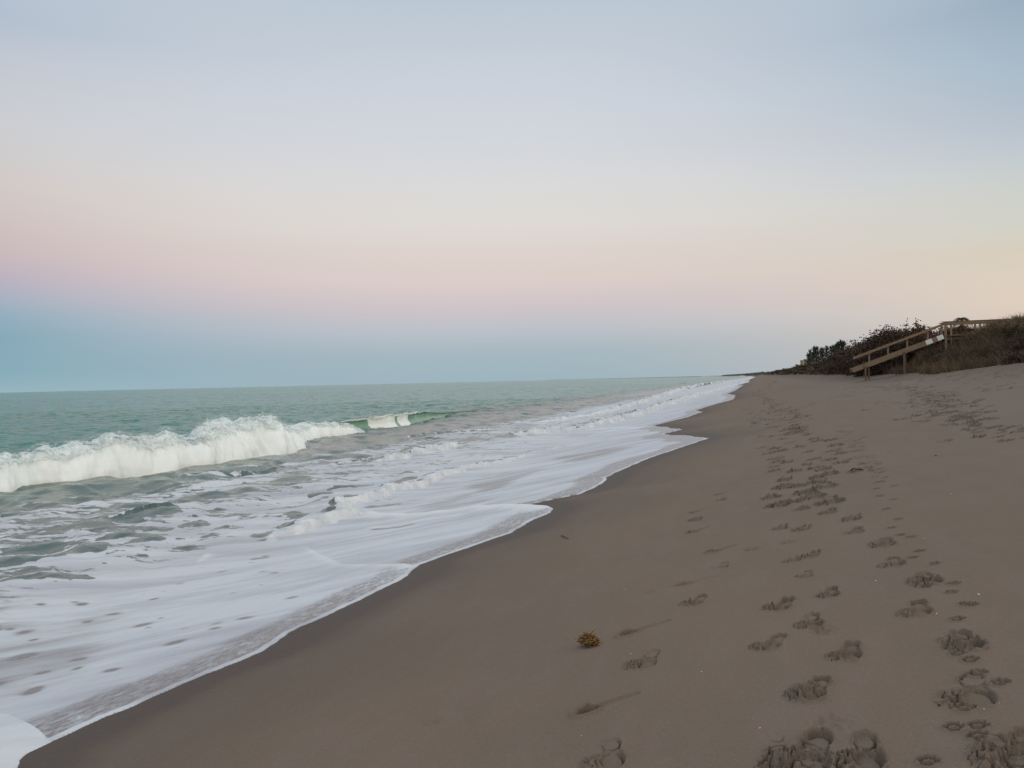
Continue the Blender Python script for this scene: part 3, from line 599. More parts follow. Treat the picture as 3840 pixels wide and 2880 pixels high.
# the green wave further along, just starting to curl
g2 = feet([(1225, 1628, .25), (1262, 1625, .55), (1300, 1622, .62), (1350, 1618, .72), (1420, 1612, .80), (1495, 1606, .80), (1545, 1596, .80), (1600, 1582, .72),
           (1660, 1568, .44), (1740, 1552, .24), (1850, 1536, .10), (2000, 1516, .02)])
uN = None
def wf2(u, v, q):
    x = np.interp(q, qq2, xx2)
    a = ss(1392, 1412, x + 30*v)*ss(1502, 1488, x) + ss(1500, 1512, x)*ss(1552, 1538, x)
    a = a*ss(.01, .10, v)*ss(.52, .46, v)*(1.15+.55*pn(q/.35, v*5, 351)+.3*pn(q/.12, v*9, 352))
    a = np.maximum(a, (.55+.5*pn(q/.5, v*3, 353))*ss(.16, .04, v)*ss(1300, 1350, x)*ss(1600, 1550, x))
    return np.maximum(a, .55*ss(.40, .44, v)*ss(.52, .48, v)*ss(1260, 1300, x)*ss(1620, 1560, x))
xx2 = np.array([1225, 1262, 1300, 1350, 1420, 1495, 1545, 1600, 1660, 1740, 1850, 2000.])
g2a = np.array(g2); qq2 = np.concatenate([[0], np.cumsum(np.hypot(*np.diff(g2a[:, :2], axis=0).T))])
crest('curling_wave', g2, CURL, .09, wf2, lambda u, v: ss(.62, .35, v)*ss(.02, .12, v), seed=330, parent=sea_o, rough=.55, jag=.05, shells=1)
# spray thrown up along the crest
V = []; Fc = []
tet = np.array([(1, 1, 1), (1, -1, -1), (-1, 1, -1), (-1, -1, 1)], float)/1.7
tf = np.array([(0, 1, 2), (0, 3, 1), (0, 2, 3), (1, 3, 2)])
n = 5200; iu = rng.integers(0, Gm.shape[0], n); iv = rng.integers(20, 42, n); p = Gm[iu, iv]
p = p + np.stack([rng.normal(0, .08, n), rng.normal(0, .08, n), rng.exponential(.055, n)*np.minimum(Hm[iu], 1.5)], 1)
r = rng.uniform(.005, .016, n); 
ang = rng.uniform(0, 6.28, (n, 1)); tt = np.broadcast_to(tet, (n, 4, 3)).copy(); ca, sa = np.cos(ang), np.sin(ang)
tx = tt[..., 0]*ca - tt[..., 2]*sa; tz = tt[..., 0]*sa + tt[..., 2]*ca; tt[..., 0] = tx; tt[..., 2] = tz
V = (p[:, None] + tt*r[:, None, None]).reshape(-1, 3); Fc = (tf[None]+np.arange(n)[:, None, None]*4).reshape(-1, 3)
m_, s_, b_n = plain('droplets', (.85, .9, .9), (.9, .93, .93), rough=.6)
sp_ = poly_mesh('spray', V, Fc, m_, sea_o); sp_['kind'] = 'stuff'
# ------------------------------------------------------------------ timber beach stairs and boardwalk
def wood(name, c1, c2):
    m, s, b = plain(name, c1, c2, 3.0, .85, .35, .01, (1, 1, 1))
    v = s.vm(s.tc, (1.0, 18, 18)); n = s.noise(v, 1.6, 4, .7); g = s.noise(s.tc, 2.0, 3)
    c = s.mix(s.mr(n, .3, .7), c1, c2); c = s.mix(s.m('MULTIPLY', s.mr(g, .5, .7), .4), c, (.10, .085, .07)); s.put(b.inputs['Base Color'], c); return m
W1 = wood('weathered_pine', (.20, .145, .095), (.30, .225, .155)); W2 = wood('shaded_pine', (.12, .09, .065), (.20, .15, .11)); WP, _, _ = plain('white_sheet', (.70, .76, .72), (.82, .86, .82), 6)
def hexa(P, u, v, w): return None
def beam(name, a, b_, w_, h_, mat, parent, roll=None):
    """a board from a to b, w_ wide (horizontal, across), h_ deep, slightly bevelled, grain along its length"""
    a = Vector(a); b_ = Vector(b_); L_ = (b_-a).length; xax = (b_-a).normalized()
    ref = Vector((0, 0, 1)) if abs(xax.z) < .95 else Vector((1, 0, 0))
    yax = ref.cross(xax).normalized(); zax = xax.cross(yax)
    k = min(w_, h_)*.08; V = []; 
    for sx in (0, L_):
        for (yy_, z_) in ((-w_/2+k, -h_/2), (w_/2-k, -h_/2), (w_/2, -h_/2+k), (w_/2, h_/2-k), (w_/2-k, h_/2), (-w_/2+k, h_/2), (-w_/2, h_/2-k), (-w_/2, -h_/2+k)):
            V.append((sx, yy_, z_))
    me = bpy.data.meshes.new(name); F_ = [tuple(range(7, -1, -1)), tuple(range(8, 16))]
    F_ += [(i, (i+1) % 8, 8+(i+1) % 8, 8+i) for i in range(8)]
    me.from_pydata(V, [], F_); me.materials.append(mat); me.update()
    o = bpy.data.objects.new(name, me); C.objects.link(o)
    Mx = Matrix((xax, yax, zax)).transposed().to_4x4(); Mx.translation = a
    o.parent = parent; o.matrix_parent_inverse = Matrix.Identity(4); o.matrix_local = parent.matrix_basis.inverted() @ Mx
    return o
y0 = 55.0; wd = 1.25
xb, xt = 5.86, 11.20; zb, zt = E+.17, E+2.17
sla = (zt-zb)/(xt-xb)
def sz(x): return zb + sla*(x-xb)
stair = empty('beach_stairs', (6.6, y0, ground(6.6, y0)), 'weathered timber beach stairs with one sloping handrail, running down the dune face to the sand', 'stairs')
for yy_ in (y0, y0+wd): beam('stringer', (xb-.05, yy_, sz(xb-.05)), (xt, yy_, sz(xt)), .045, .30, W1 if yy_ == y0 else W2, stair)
for k in range(16):
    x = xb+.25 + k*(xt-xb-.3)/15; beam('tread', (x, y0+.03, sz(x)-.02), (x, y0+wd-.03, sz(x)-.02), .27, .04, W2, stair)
rz = lambda x: sz(x)+.78
beam('handrail', (xb+.02, y0-.045, rz(xb+.02)), (xt+.02, y0-.045, rz(xt+.02)), .045, .155, W1, stair)
for px in (3259, 3330.5, 3403, 3481):
    x = at_y(px, 1300, y0)[0]; beam('rail_post', (x, y0+.07, sz(x)-.10), (x, y0+.07, rz(x)+.04), .09, .09, W1, stair)
for px, dy in ((3246, -.08), (3258.5, .22), (3392, -.08), (3398, wd+.1)):
    x = at_y(px, 1400, y0+dy)[0]; beam('support_post', (x, y0+dy, ground(x, y0+dy)-.4), (x, y0+dy, sz(x)-.02), .11, .11, W2, stair)
for k, (p0, p1) in enumerate(((3472, 3496), (3515, 3538))):
    xa = at_y(p0, 1290, y0)[0]; xc_ = at_y(p1, 1290, y0)[0]
    o = beam('white_panel', (xa, y0-.035, sz(xa)+.02), (xc_, y0-.035, sz(xc_)+.02), .02, .30, WP, stair)
# boardwalk on top of the dune
zd = E+2.19; deck = empty('boardwalk', (xt+.1, y0, ground(xt+.1, y0)), 'level timber boardwalk with a long handrail crossing the grassy dune top', 'boardwalk')
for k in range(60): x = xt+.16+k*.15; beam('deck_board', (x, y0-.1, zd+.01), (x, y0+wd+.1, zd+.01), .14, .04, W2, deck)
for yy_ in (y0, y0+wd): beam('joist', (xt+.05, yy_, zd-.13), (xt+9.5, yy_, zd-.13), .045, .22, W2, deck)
for yy_, e_ in ((y0-.045, 0), (y0+wd+.045, 1)):
    beam('handrail', (xt-.02+e_*.1, yy_, zd+.83), (xt+9.5, yy_, zd+.86), .045, .15, W1, deck)
    beam('rail_cap', (xt-.12+e_*.1, yy_+.02, zd+.92), (xt+9.5, yy_+.02, zd+.95), .14, .035, W2, deck)
for x in (xt+.12, xt+.42, xt+2.05, xt+4.0, xt+6.0, xt+8.0):
    for yy_ in ((y0+.02, y0+wd-.02) if x != xt+.42 else (y0+.02,)):
        beam('rail_post', (x, yy_, min(ground(x, yy_)-.3, zd-.5)), (x, yy_, zd+.84), .12 if x < xt+.2 else .10, .12 if x < xt+.2 else .10, W1, deck)
beam('bench_board', (xt+.32, y0-.12, zd+.03), (xt+.95, y0-.12, zd+.05), .16, .045, W1, deck)

# ------------------------------------------------------------------ dune vegetation
MG = leaf_material('dune_grass', (.070, .048, .035), (.215, .160, .100), .6)
MB1 = leaf_material('dark_scrub', (.034, .023, .017), (.105, .074, .052), 1.2); MB2 = leaf_material('green_scrub', (.038, .036, .020), (.115, .105, .055), 1.2)
MB3 = leaf_material('sea_grape_leaf', (.045, .028, .020), (.17, .085, .06), 2.0); MPN = leaf_material('casuarina_needles', (.018, .024, .014), (.045, .055, .030), 1.0)
MPALM = leaf_material('palm_frond', (.04, .038, .02), (.12, .11, .05), 3.0)
MK, _, _ = plain('bark', (.05, .04, .032), (.10, .08, .065), 10)
def blades(cx, cy, cz, n, h, spread, wdt, lean=.5, dirx=0.0, seed=0, droop=.5):
    """curved grass blades of three segments round each centre; arrays in, triangles and tone out"""
    m = len(cx); r = np.random.default_rng(seed); N_ = m*n
    bx = np.repeat(cx, n) + r.normal(0, spread, N_); by = np.repeat(cy, n) + r.normal(0, spread, N_); bz = np.repeat(cz, n)
    a = r.uniform(0, 2*np.pi, N_); hh = np.repeat(h, n)*r.uniform(.5, 1.1, N_); le = lean*hh*r.uniform(.2, 1.2, N_)
    dx = np.cos(a)*le + dirx*hh; dy = np.sin(a)*le; w2 = np.repeat(wdt, n) if np.ndim(wdt) else np.full(N_, wdt)
    pa = r.uniform(0, np.pi, N_); wx, wy = np.cos(pa)*w2/2, np.sin(pa)*w2/2
    tone = np.clip(np.repeat(r.uniform(0, 1, m), n)*.6 + r.uniform(0, .4, N_), 0, 1)
    V = []; ts = [0, .4, .75, 1.0]
    for i, t in enumerate(ts):
        zc = bz + hh*(t - droop*t**3*.6) ; xc_ = bx + dx*t**1.7; yc_ = by+dy*t**1.7; k = 1-t*.75
        if i < 3: V += [np.stack([xc_-wx*k, yc_-wy*k, zc], 1), np.stack([xc_+wx*k, yc_+wy*k, zc], 1)]
        else: V += [np.stack([xc_, yc_, zc], 1)]
    V = np.stack(V, 1).reshape(-1, 3); o = np.arange(N_)[:, None]*7
    F_ = np.concatenate([o+np.array(t)[None] for t in ((0, 1, 3), (0, 3, 2), (2, 3, 5), (2, 5, 4), (4, 5, 6))])
    return V, F_, np.repeat(tone, 7)
def join(parts):
    V, F_, T_, o = [], [], [], 0
    for v, f, t in parts: V.append(v); F_.append(f+o); T_.append(t); o += len(v)
    return np.concatenate(V), np.concatenate(F_), np.concatenate(T_)
def leaves(P, size, seed=0, tone=None, flat=0.0):
    """a leaf-shaped rhomb (two triangles) at each point"""
    r = np.random.default_rng(seed); n = len(P); u = r.normal(size=(n, 3)); u /= np.linalg.norm(u, axis=1, keepdims=True)
    w_ = r.normal(size=(n, 3)); v = np.cross(u, w_); v /= np.linalg.norm(v, axis=1, keepdims=True); s_ = (size*r.uniform(.6, 1.2, n))[:, None]
    V = np.stack([P-u*s_*.5, P+v*s_*.33, P+u*s_*.5, P-v*s_*.33], 1).reshape(-1, 3); o = np.arange(n)[:, None]*4
    F_ = np.concatenate([o+np.array([0, 1, 2])[None], o+np.array([0, 2, 3])[None]])
    return V, F_, np.repeat(r.uniform(0, 1, n) if tone is None else tone, 4)
def bv(x, y): return base(np.asarray(x, float), np.asarray(y, float))
# grass over the whole dune face, one mass nobody could count
parts = []
def gpatch(y1, y2, n, x1, x2, nb, h, wdt, seed, droop=.5, edge_=.25):
    r = np.random.default_rng(seed); y = y1*(y2/y1)**r.uniform(0, 1, n) if y2/y1 > 3 else r.uniform(y1, y2, n); x = foot_x(y)+r.uniform(x1, x2, n)
    d = x-foot_x(y); keep = (r.uniform(0, 1, n) < ss(-edge_, .8, d)) & ~((np.abs(y-y0-.6) < 1.1) & (x < xt-.2) & (x > 8.5) & (bv(x, y) > sz(x)-.5))
    x = x[keep]+curve_off(y[keep]); y = y[keep]; hh = h*(.6+.5*r.uniform(0, 1, len(x)))*(1+.45*pn(x/1.3, y/1.7, seed))
    hh = np.where((np.abs(y-y0-.6) < 1.6), np.minimum(hh, .5), hh)
    parts.append(blades(x, y, bv(x, y)-.03, nb, hh, .10, wdt, .55, -.22, seed, droop))
gpatch(24, 46, 3600, -.3, 7, 20, .72, .018, 501); gpatch(46, 80, 3000, -.3, 7, 18, .75, .026, 502); gpatch(80, 160, 2200, -.2, 8, 14, .85, .05, 503)
gpatch(160, 420, 1500, 0, 12, 12, 1.1, .13, 504); gpatch(420, 1600, 900, 0, 25, 10, 1.9, .5, 505)
Vg, Fg, Tg = join(parts)
tag(poly_mesh('dune_grass', Vg, Fg, MG, attrs=dict(tone=Tg)), 'dry brown and olive grass covering the dune face', 'grass', kind='stuff')
def shrub_mesh(seed, kind):
    """unit shrub about 1 m high and 1.6 m wide: stems, twigs, leaf clumps with gaps"""
    r = np.random.default_rng(seed); st_ = []; tips = []
    for k in range(16 if kind != 'grape' else 12):
        a = r.uniform(0, 2*np.pi); le = r.uniform(.15, .75); H_ = r.uniform(.55, 1.0); p0 = np.array([0, 0, -.15]) + r.normal(0, .12, 3)*[1, 1, 0]
        p1 = np.array([math.cos(a)*le, math.sin(a)*le, H_*(1-.25*le)]); q = p0
        for t in (.35, .7, 1.0):
            p = p0+(p1-p0)*t + r.normal(0, .04, 3); st_.append((q, p, .018*(1.1-t*.8))); q = p
            for j in range(3):
                e = p + r.normal(0, .14, 3) + np.array([0, 0, .07]); st_.append((p, e, .006)); tips.append(e)
    V, F_ = [], []; o = 0
    for a, b2, w2 in st_:
        d = b2-a; nn = np.cross(d, [.3, .5, .8]); nn /= np.linalg.norm(nn)+1e-9; mm = np.cross(d, nn); mm /= np.linalg.norm(mm)+1e-9
        for c in (a, b2):
            for q in range(3): V.append(c + (nn*math.cos(q*2.094)+mm*math.sin(q*2.094))*w2)
        F_ += [(o+q, o+(q+1) % 3, o+3+(q+1) % 3) for q in range(3)] + [(o+q, o+3+(q+1) % 3, o+3+q) for q in range(3)]; o += 6
    me = bpy.data.meshes.new('stems'); me.from_pydata([tuple(v) for v in V], [], F_); me.materials.append(MK)
    tips = np.array(tips); n, sz_, sp = {'scrub': (34, .075, .085), 'green': (30, .085, .09), 'grape': (9, .13, .07)}[kind]
    P = np.repeat(tips, n, 0) + r.normal(0, sp, (len(tips)*n, 3)); P = P[P[:, 2] > -.05]
    ct = np.repeat(r.uniform(0, 1, len(tips)), n)[:len(P)]
    V, F_, T_ = leaves(P, sz_, seed, np.clip(.6*ct + .4*r.uniform(0, 1, len(P)), 0, 1))
    me2 = bpy.data.meshes.new('foliage'); me2.from_pydata([tuple(v) for v in V], [], [tuple(f) for f in F_])
    a = me2.attributes.new('tone', 'FLOAT', 'POINT'); a.data.foreach_set('value', T_.astype(np.float32))
    me2.materials.append({'scrub': MB1, 'green': MB2, 'grape': MB3}[kind]); return me, me2
SH = {k: [shrub_mesh(600+i+10*j, k) for i in range(3)] for j, k in enumerate(('scrub', 'green', 'grape'))}
def shrub(name, x, y, z, h, wdt, kind, label, cat, group, i):
    o = empty(name, (x, y, z), label, cat, group); o.rotation_euler.z = random.uniform(0, 6.28)
    for me, nm in zip(SH[kind][i % 3], ('stems', 'foliage')):
        c = bpy.data.objects.new(nm, me); C.objects.link(c); c.parent = o; c.scale = (wdt, wdt, h*(.64 if kind == 'grape' else .74))
    return o
def place(px, top, y, x=None):
    """where a plant of the silhouette stands: inland position at depth y and its height above the dune"""
    p = at_y(px, top, y); x_ = p[0]; g = ground(x_, y); return x_, y, g, p[2]-g
Z1 = zz(2840, 1100, .452)
ORD = 'first second third fourth fifth sixth seventh eighth ninth tenth eleventh twelfth thirteenth fourteenth fifteenth sixteenth seventeenth eighteenth nineteenth twentieth'.split()
ORD += ['twenty-'+q for q in ORD[:9]] + ['thirtieth'] + ['thirty-'+q for q in ORD[:9]]
scr = [(530, 560, 155), (575, 530, 150), (600, 600, 120), (640, 500, 140), (650, 560, 110), (690, 470, 125), (705, 540, 100), (740, 450, 118), (760, 530, 92), (790, 450, 105), (820, 500, 84), (850, 428, 92),
       (880, 410, 86), (905, 400, 82), (860, 520, 74), (940, 375, 80), (980, 345, 76), (930, 460, 70), (1020, 328, 74), (1060, 308, 72), (1010, 420, 68), (1100, 292, 70), (1135, 275, 69), (1090, 380, 66),
       (1170, 262, 68), (1205, 252, 67), (1170, 350, 64), (1240, 250, 66), (1260, 320, 62), (1290, 262, 64)]
scr.sort()
whr = ['low on the dune foot', 'on the dune crest', 'part way up the dune face']
for i, (a, b_, y) in enumerate(scr):
    x, y, g, h = place(*Z1(a, b_), y); h = max(h, .7)
    if h > 2.6: g += h-2.6; h = 2.6
    shrub('dune_shrub', x, y, g-.1, h*1.05, max(1.3, h*.75)*(1+y/260), 'scrub', f'dark brown twiggy shrub, {ORD[i]} counting from the far casuarinas to the stairs', 'shrub', 'dark shrubs on the dune beyond the stairs', i)
for i in range(46):      # filling shrubs behind the silhouette and on down the coast
    y = 70*(9.0**(i/45)); x = float(foot_x(np.array([y]))[0]) + random.uniform(.5, 3.0) + y*.003; x += float(curve_off(y)); g = ground(x, y)
    shrub('coast_shrub', x, y, g-.1, random.uniform(.45, .75)*(1+y/900), random.uniform(1.2, 2.0)*(1+y/200), ('scrub', 'green')[i % 2], 'low olive and brown shrub on the far dune that runs down the coast', 'shrub', 'shrubs on the far dune', i)
for i, (a, b_, y, nm) in enumerate([(1270, 232, 63, 'highest'), (1330, 218, 62, ''), (1380, 222, 61, ''), (1425, 235, 60.5, ''), (1480, 285, 59, ''), (1520, 290, 58.5, '')]):
    x, y, g, h = place(*Z1(a, b_), y); shrub('sea_grape', x, y, g-.1, max(h, .9)*1.05, 1.0, 'grape', f'reddish round-leaved sea grape, {ORD[i]} from the left behind the stair handrail', 'shrub', 'sea grapes behind the stair handrail', i)
for i, (a, b_, y) in enumerate([(1650, 262, 58.5), (1710, 250, 59), (1860, 258, 58), (1910, 245, 58), (1960, 232, 58.2)]):
    x, y, g, h = place(*Z1(a, b_), y); shrub('sea_grape', x, y, g-.1, max(h, .7), .8, 'grape', f'low sea grape behind the boardwalk, {ORD[i]} from the left under its rail', 'shrub', 'sea grapes behind the boardwalk', i)
for i, (a, b_, y) in enumerate([(1500, 420, 53), (1700, 330, 52.5), (1800, 320, 51), (1900, 290, 49.5), (2000, 262, 47), (2080, 240, 44), (2150, 222, 42), (2230, 205, 39.5), (2300, 190, 36), (2120, 300, 38), (2200, 330, 35),
                                (1850, 420, 44), (1980, 400, 40), (2080, 430, 37), (2190, 450, 33), (1700, 450, 48), (1600, 480, 50)]):
    x, y, g, h = place(*Z1(a, b_), y); h = float(np.clip(h, .4, .9)); shrub('dune_bush', x, y, g-.15, h, .8, 'green' if i < 6 else 'scrub', f'dark bush in dune grass, ' + ['olive one under the platform', 'olive one right of the platform posts', 'olive one under the middle of the boardwalk', 'olive one under the boardwalk end', 'olive crest one where the rail disappears', 'olive crest one below the bent sea oats', 'crest one near the right edge', 'crest one at the right edge', 'highest crest one at the right edge', 'half way down at the right edge', 'lower one at the right edge', 'in the middle of the dune face', 'in the right half of the dune face', 'low on the right of the face', 'at the foot in the right corner', 'left of the middle of the face', 'beside the stair foot'][i], 'shrub', 'bushes on the near dune face', i)
for i, (a, b_, y) in enumerate([(1570, 275, 59.5), (1620, 262, 59.5), (1665, 250, 60), (1715, 248, 59.5), (1755, 262, 59.5), (1830, 285, 59.5), (1920, 245, 59), (1975, 228, 59), (2040, 218, 58.6), (2110, 210, 58.6)]):
    x, y, g, h = place(*Z1(a, b_), y); h = max(h, .5); shrub('dune_bush', x, y, g-.1, h*1.15, .85, 'green', f'olive leafy bush behind the boardwalk rail, {ORD[i]} from the left', 'shrub', 'olive bushes behind the boardwalk', i)
# grey driftwood-like reeds fringe: sea oats against the sky
mo, _, _ = plain('sea_oats', (.20, .16, .09), (.34, .28, .17), 20)
def oats(name, x, y, z, n, h, label, grp):
    r = np.random.default_rng(int(x*100+y)); o = empty(name, (x, y, z), label, 'grass clump', grp)
    P = np.zeros((n, 1)); V, F_, T_ = blades(r.normal(0, .18, n), r.normal(0, .18, n), np.zeros(n), 1, np.full(n, h), .05, .014, .5, .25, n, .75)
    poly_mesh('stalk', V, F_, mo, o, attrs=dict(tone=T_))
    tips = V.reshape(-1, 7, 3)[:, 6]; Q_ = np.repeat(tips, 9, 0) + r.normal(0, 1, (n*9, 3))*[.05, .05, .06] + [.05, 0, -.03]
    V2, F2, T2 = leaves(Q_, .06, 5); poly_mesh('seed_head', V2, F2, mo, o, attrs=dict(tone=T2)); return o
for i, (a, b_, y, lab) in enumerate([(1870, 192, 52, 'thin arching sea oats just clearing the boardwalk rail'), (2010, 165, 47, 'tall sea oats with a bent golden head above the rail end'),
        (2060, 150, 45, 'broad arching sea oats clump over the end of the boardwalk rail'), (2130, 160, 43, 'sea oats with dark seed heads near the picture edge'),
        (2190, 130, 40, 'tallest sea oats clump, at the right edge of the picture'), (2210, 100, 40, 'second tall sea oats clump at the right edge of the picture')]):
    x, y, g, h = place(*Z1(a, b_), y); oats('sea_oats', x, y, g, 16, h*1.25, lab, 'sea oats on the dune crest')
x, y, g, h = place(*Z1(1190, 215), 66); oats('sea_oats', x, y, g, 14, h*1.25, 'sparse pale reeds standing out of the dark shrubs left of the sea grapes', 'sea oats on the dune crest')
# palm behind the boardwalk
x, y, g, h = place(*Z1(1690, 190), 62)
pt = empty('palm', (x, y, g), 'small palm with a drooping crown just above the boardwalk rail', 'palm tree')
beam('trunk', (x, y, g-.2), (x+.05, y, g+h-.15), .16, .16, MK, pt)
V, F_, T_ = [], [], []; o_ = 0; r = np.random.default_rng(9)
for k in range(15):
    a = k*2.4; L_ = r.uniform(.5, .75); top = np.array([0, 0, h-.15]); up_ = r.uniform(.05, .5)
    for j in range(26):
        t = (j+1)/26; c = top + np.array([math.cos(a)*L_*t, math.sin(a)*L_*t, up_*t*1.2 - .95*t*t]); 
        for sgn in (-1, 1):
            sd2 = np.array([-math.sin(a), math.cos(a), 0])*sgn; tip = c + sd2*.24*math.sin(math.pi*min(t+.1, 1)) + np.array([math.cos(a)*.12, math.sin(a)*.12, -.12]); 
            dd_ = np.array([math.cos(a), math.sin(a), 0])*.016; V += [c-dd_, c+dd_, tip]; F_.append((o_, o_+1, o_+2)); T_ += [r.uniform()]*3; o_ += 3
poly_mesh('crown', np.array(V), np.array(F_), MPALM, pt, attrs=dict(tone=np.array(T_)))
# casuarinas, each one a tree
def pine_mesh(seed):
    r = np.random.default_rng(seed); V, F_ = [], []; P = []
    nb = 34
    for k in range(nb):
        t = .12 + .86*k/nb; a = k*2.4 + r.uniform(-.4, .4); L_ = (1-t)**.75*.24*r.uniform(.6, 1.25)+.03
        if r.uniform() < .12: continue
        for j in range(10):
            q = (j+1)/10; c = np.array([math.cos(a)*L_*q, math.sin(a)*L_*q, t + .10*q+.05*q*q]); m = 10
            P.append(c + r.normal(0, .014, (m, 3))*[1, 1, 1.5])
    return np.concatenate(P)
PM = []
for i in range(4):
    P = pine_mesh(700+i); r = np.random.default_rng(i); n = len(P); d = r.normal(0, 1, (n, 3))*.35 + [0, 0, 1.0]; d /= np.linalg.norm(d, axis=1, keepdims=True)
    s_ = r.uniform(.025, .05, n)[:, None]; w_ = np.cross(d, r.normal(size=(n, 3))); w_ /= np.linalg.norm(w_, axis=1, keepdims=True)
    V = np.stack([P-w_*.006, P+w_*.006, P+d*s_], 1).reshape(-1, 3); F_ = np.arange(n*3).reshape(-1, 3)
    me = bpy.data.meshes.new('crown'); me.from_pydata([tuple(v) for v in V], [], [tuple(f) for f in F_]); a = me.attributes.new('tone', 'FLOAT', 'POINT')
    a.data.foreach_set('value', np.repeat(r.uniform(0, 1, n), 3).astype(np.float32)); me.materials.append(MPN)
    bm = bpy.data.meshes.new('trunk'); bm.from_pydata([(.012*math.cos(q*1.047), .012*math.sin(q*1.047), -.05) for q in range(6)] + [(0.004*math.cos(q*1.047), .004*math.sin(q*1.047), .95) for q in range(6)], [], [(q, (q+1) % 6, 6+(q+1) % 6, 6+q) for q in range(6)])
    bm.materials.append(MK); PM.append((me, bm))
Z2 = zz(2780, 1250, .1808)
pines = [(1385, 500, 2.6, 'lowest and outermost casuarina at the seaward end of the row'), (1418, 365, 2.2, 'dark casuarina second from the seaward end of the row'), (1490, 310, 2.4, 'tall rounded casuarina in the seaward clump'),
         (1545, 305, 2.2, 'casuarina standing in the middle of the seaward clump'), (1590, 305, 1.5, 'thin-topped casuarina on the inland side of the seaward clump'), (1660, 325, 1.6, 'slender casuarina alone in the gap beside the seaward clump'),
         (1700, 365, 1.9, 'short casuarina between two slender ones'), (1770, 290, 2.4, 'forked casuarina in the middle of the row'), (1840, 305, 1.6, 'leaning narrow casuarina right of the forked one'),
         (1920, 280, 2.8, 'widest casuarina, in the inland half of the row'), (1965, 290, 1.7, 'narrow casuarina touching the widest one'), (2030, 275, 1.7, 'small pointed casuarina near the dune crest'),
         (2110, 250, 2.4, 'casuarina rising just left of the dark shrubs'), (2190, 222, 2.2, 'tilted casuarina tip nearest the stairs')]
for i, (a, b_, wdt, lab) in enumerate(pines):
    yv = 215 - 6*i; x, y, g, h = place(*Z2(a, b_), yv); h = max(h, 3.0)
    o = empty('casuarina_tree', (x, y, g), lab, 'tree', 'casuarinas along the dune'); o.rotation_euler = (random.uniform(-.04, .04), random.uniform(-.05, .05)+(.35 if i == 13 else .15 if i == 8 else 0), i*1.7)
    for me, nm in zip(PM[i % 4], ('crown', 'trunk')):
        c = bpy.data.objects.new(nm, me); C.objects.link(c); c.parent = o; c.scale = (wdt*2.4, wdt*2.4, h)
for i, (a, b_, y, lab) in enumerate([(1150, 650, 300, 'small lone casuarina left of the apartment tower'), (1185, 668, 310, 'low shrubby casuarina beside the lone one, left of the tower'), (1240, 655, 290, 'small casuarina in front of the foot of the tower')]):
    x, y, g, h = place(*Z2(a, b_), y); o = empty('casuarina_tree', (x, y, g), lab, 'tree', 'casuarinas along the dune')
    for me, nm in zip(PM[i % 4], ('crown', 'trunk')):
        c = bpy.data.objects.new(nm, me); C.objects.link(c); c.parent = o; c.scale = (7, 7, h)
# low wooded point far down the coast
r = np.random.default_rng(77); n = 9000; yy_ = r.uniform(1700, 5200, n); off_ = curve_off(yy_); xx_ = r.uniform(4, 60, n) + off_
P = np.stack([xx_, yy_, bv(xx_, yy_) + r.uniform(0, 4.2, n)*(1+.6*pn(yy_/60, 1.5, 9))], 1); V, F_, T_ = leaves(P, 5.5, 3)
m_pt, _, _ = plain('far_woods', (.10, .13, .13), (.13, .15, .15), .05)
tag(poly_mesh('far_woods', V, F_, m_pt, attrs=dict(tone=T_)), 'grey wooded point far down the coast where the beach meets the horizon', 'woods', kind='stuff')

# ------------------------------------------------------------------ apartment tower far down the beach
MT, _, _ = plain('cream_render', (.40, .39, .32), (.46, .44, .37), 1.0); MD, _, _ = plain('dark_recess', (.06, .07, .07), (.09, .10, .10), 1.0, .4); MR, _, _ = plain('roof_slab', (.30, .29, .25), (.36, .34, .30), 1.0)
def box(name, a, b_, mat, parent, seg=None):
    x1, y1, z1 = a; x2, y2, z2 = b_
    V = [(x1, y1, z1), (x2, y1, z1), (x2, y2, z1), (x1, y2, z1), (x1, y1, z2), (x2, y1, z2), (x2, y2, z2), (x1, y2, z2)]
    me = bpy.data.meshes.new(name); me.from_pydata(V, [], [(0, 3, 2, 1), (4, 5, 6, 7), (0, 1, 5, 4), (1, 2, 6, 5), (2, 3, 7, 6), (3, 0, 4, 7)]); me.materials.append(mat)
    o = bpy.data.objects.new(name, me); C.objects.link(o); o.parent = parent; return o
TY = 1800.0; pL = at_y(*Z2(1228, 565), TY); pR = at_y(*Z2(1385, 550), TY); gz = ground(60, TY)
tower = empty('apartment_tower', (pL[0], TY, 3.0), 'cream apartment tower with rows of dark balconies beyond the casuarinas', 'building')
Wt = pR[0]-pL[0]; Ht = pL[2]-3.0; w1 = Wt*.42
box('wall', (0, 0, -3), (w1, 16, Ht), MT, tower); box('wall', (w1+.01, 3, -3), (Wt, 20, Ht+2.2), MT, tower)
box('roof', (-.6, -.6, Ht+.01), (w1+.2, 16.4, Ht+.7), MR, tower); box('roof', (w1-.3, 2.4, Ht+2.21), (Wt+.6, 20.4, Ht+2.9), MR, tower)
nf = 11; fh_ = Ht/nf
for k in range(nf):
    z_ = k*fh_+.9
    for (xa, xc_, yf) in ((.8, w1*.62, -.02), (w1+1.2, w1+(Wt-w1)*.45, 2.98), (w1+(Wt-w1)*.55, Wt-1.0, 2.98)):
        b2 = box('balcony', (xa, yf-1.2, z_-.3), (xc_, yf, z_+.35), MT, tower)
        box('window', (xa+.15, yf-.06, z_+.37), (xc_-.15, yf, z_+fh_-.75), MD, tower)

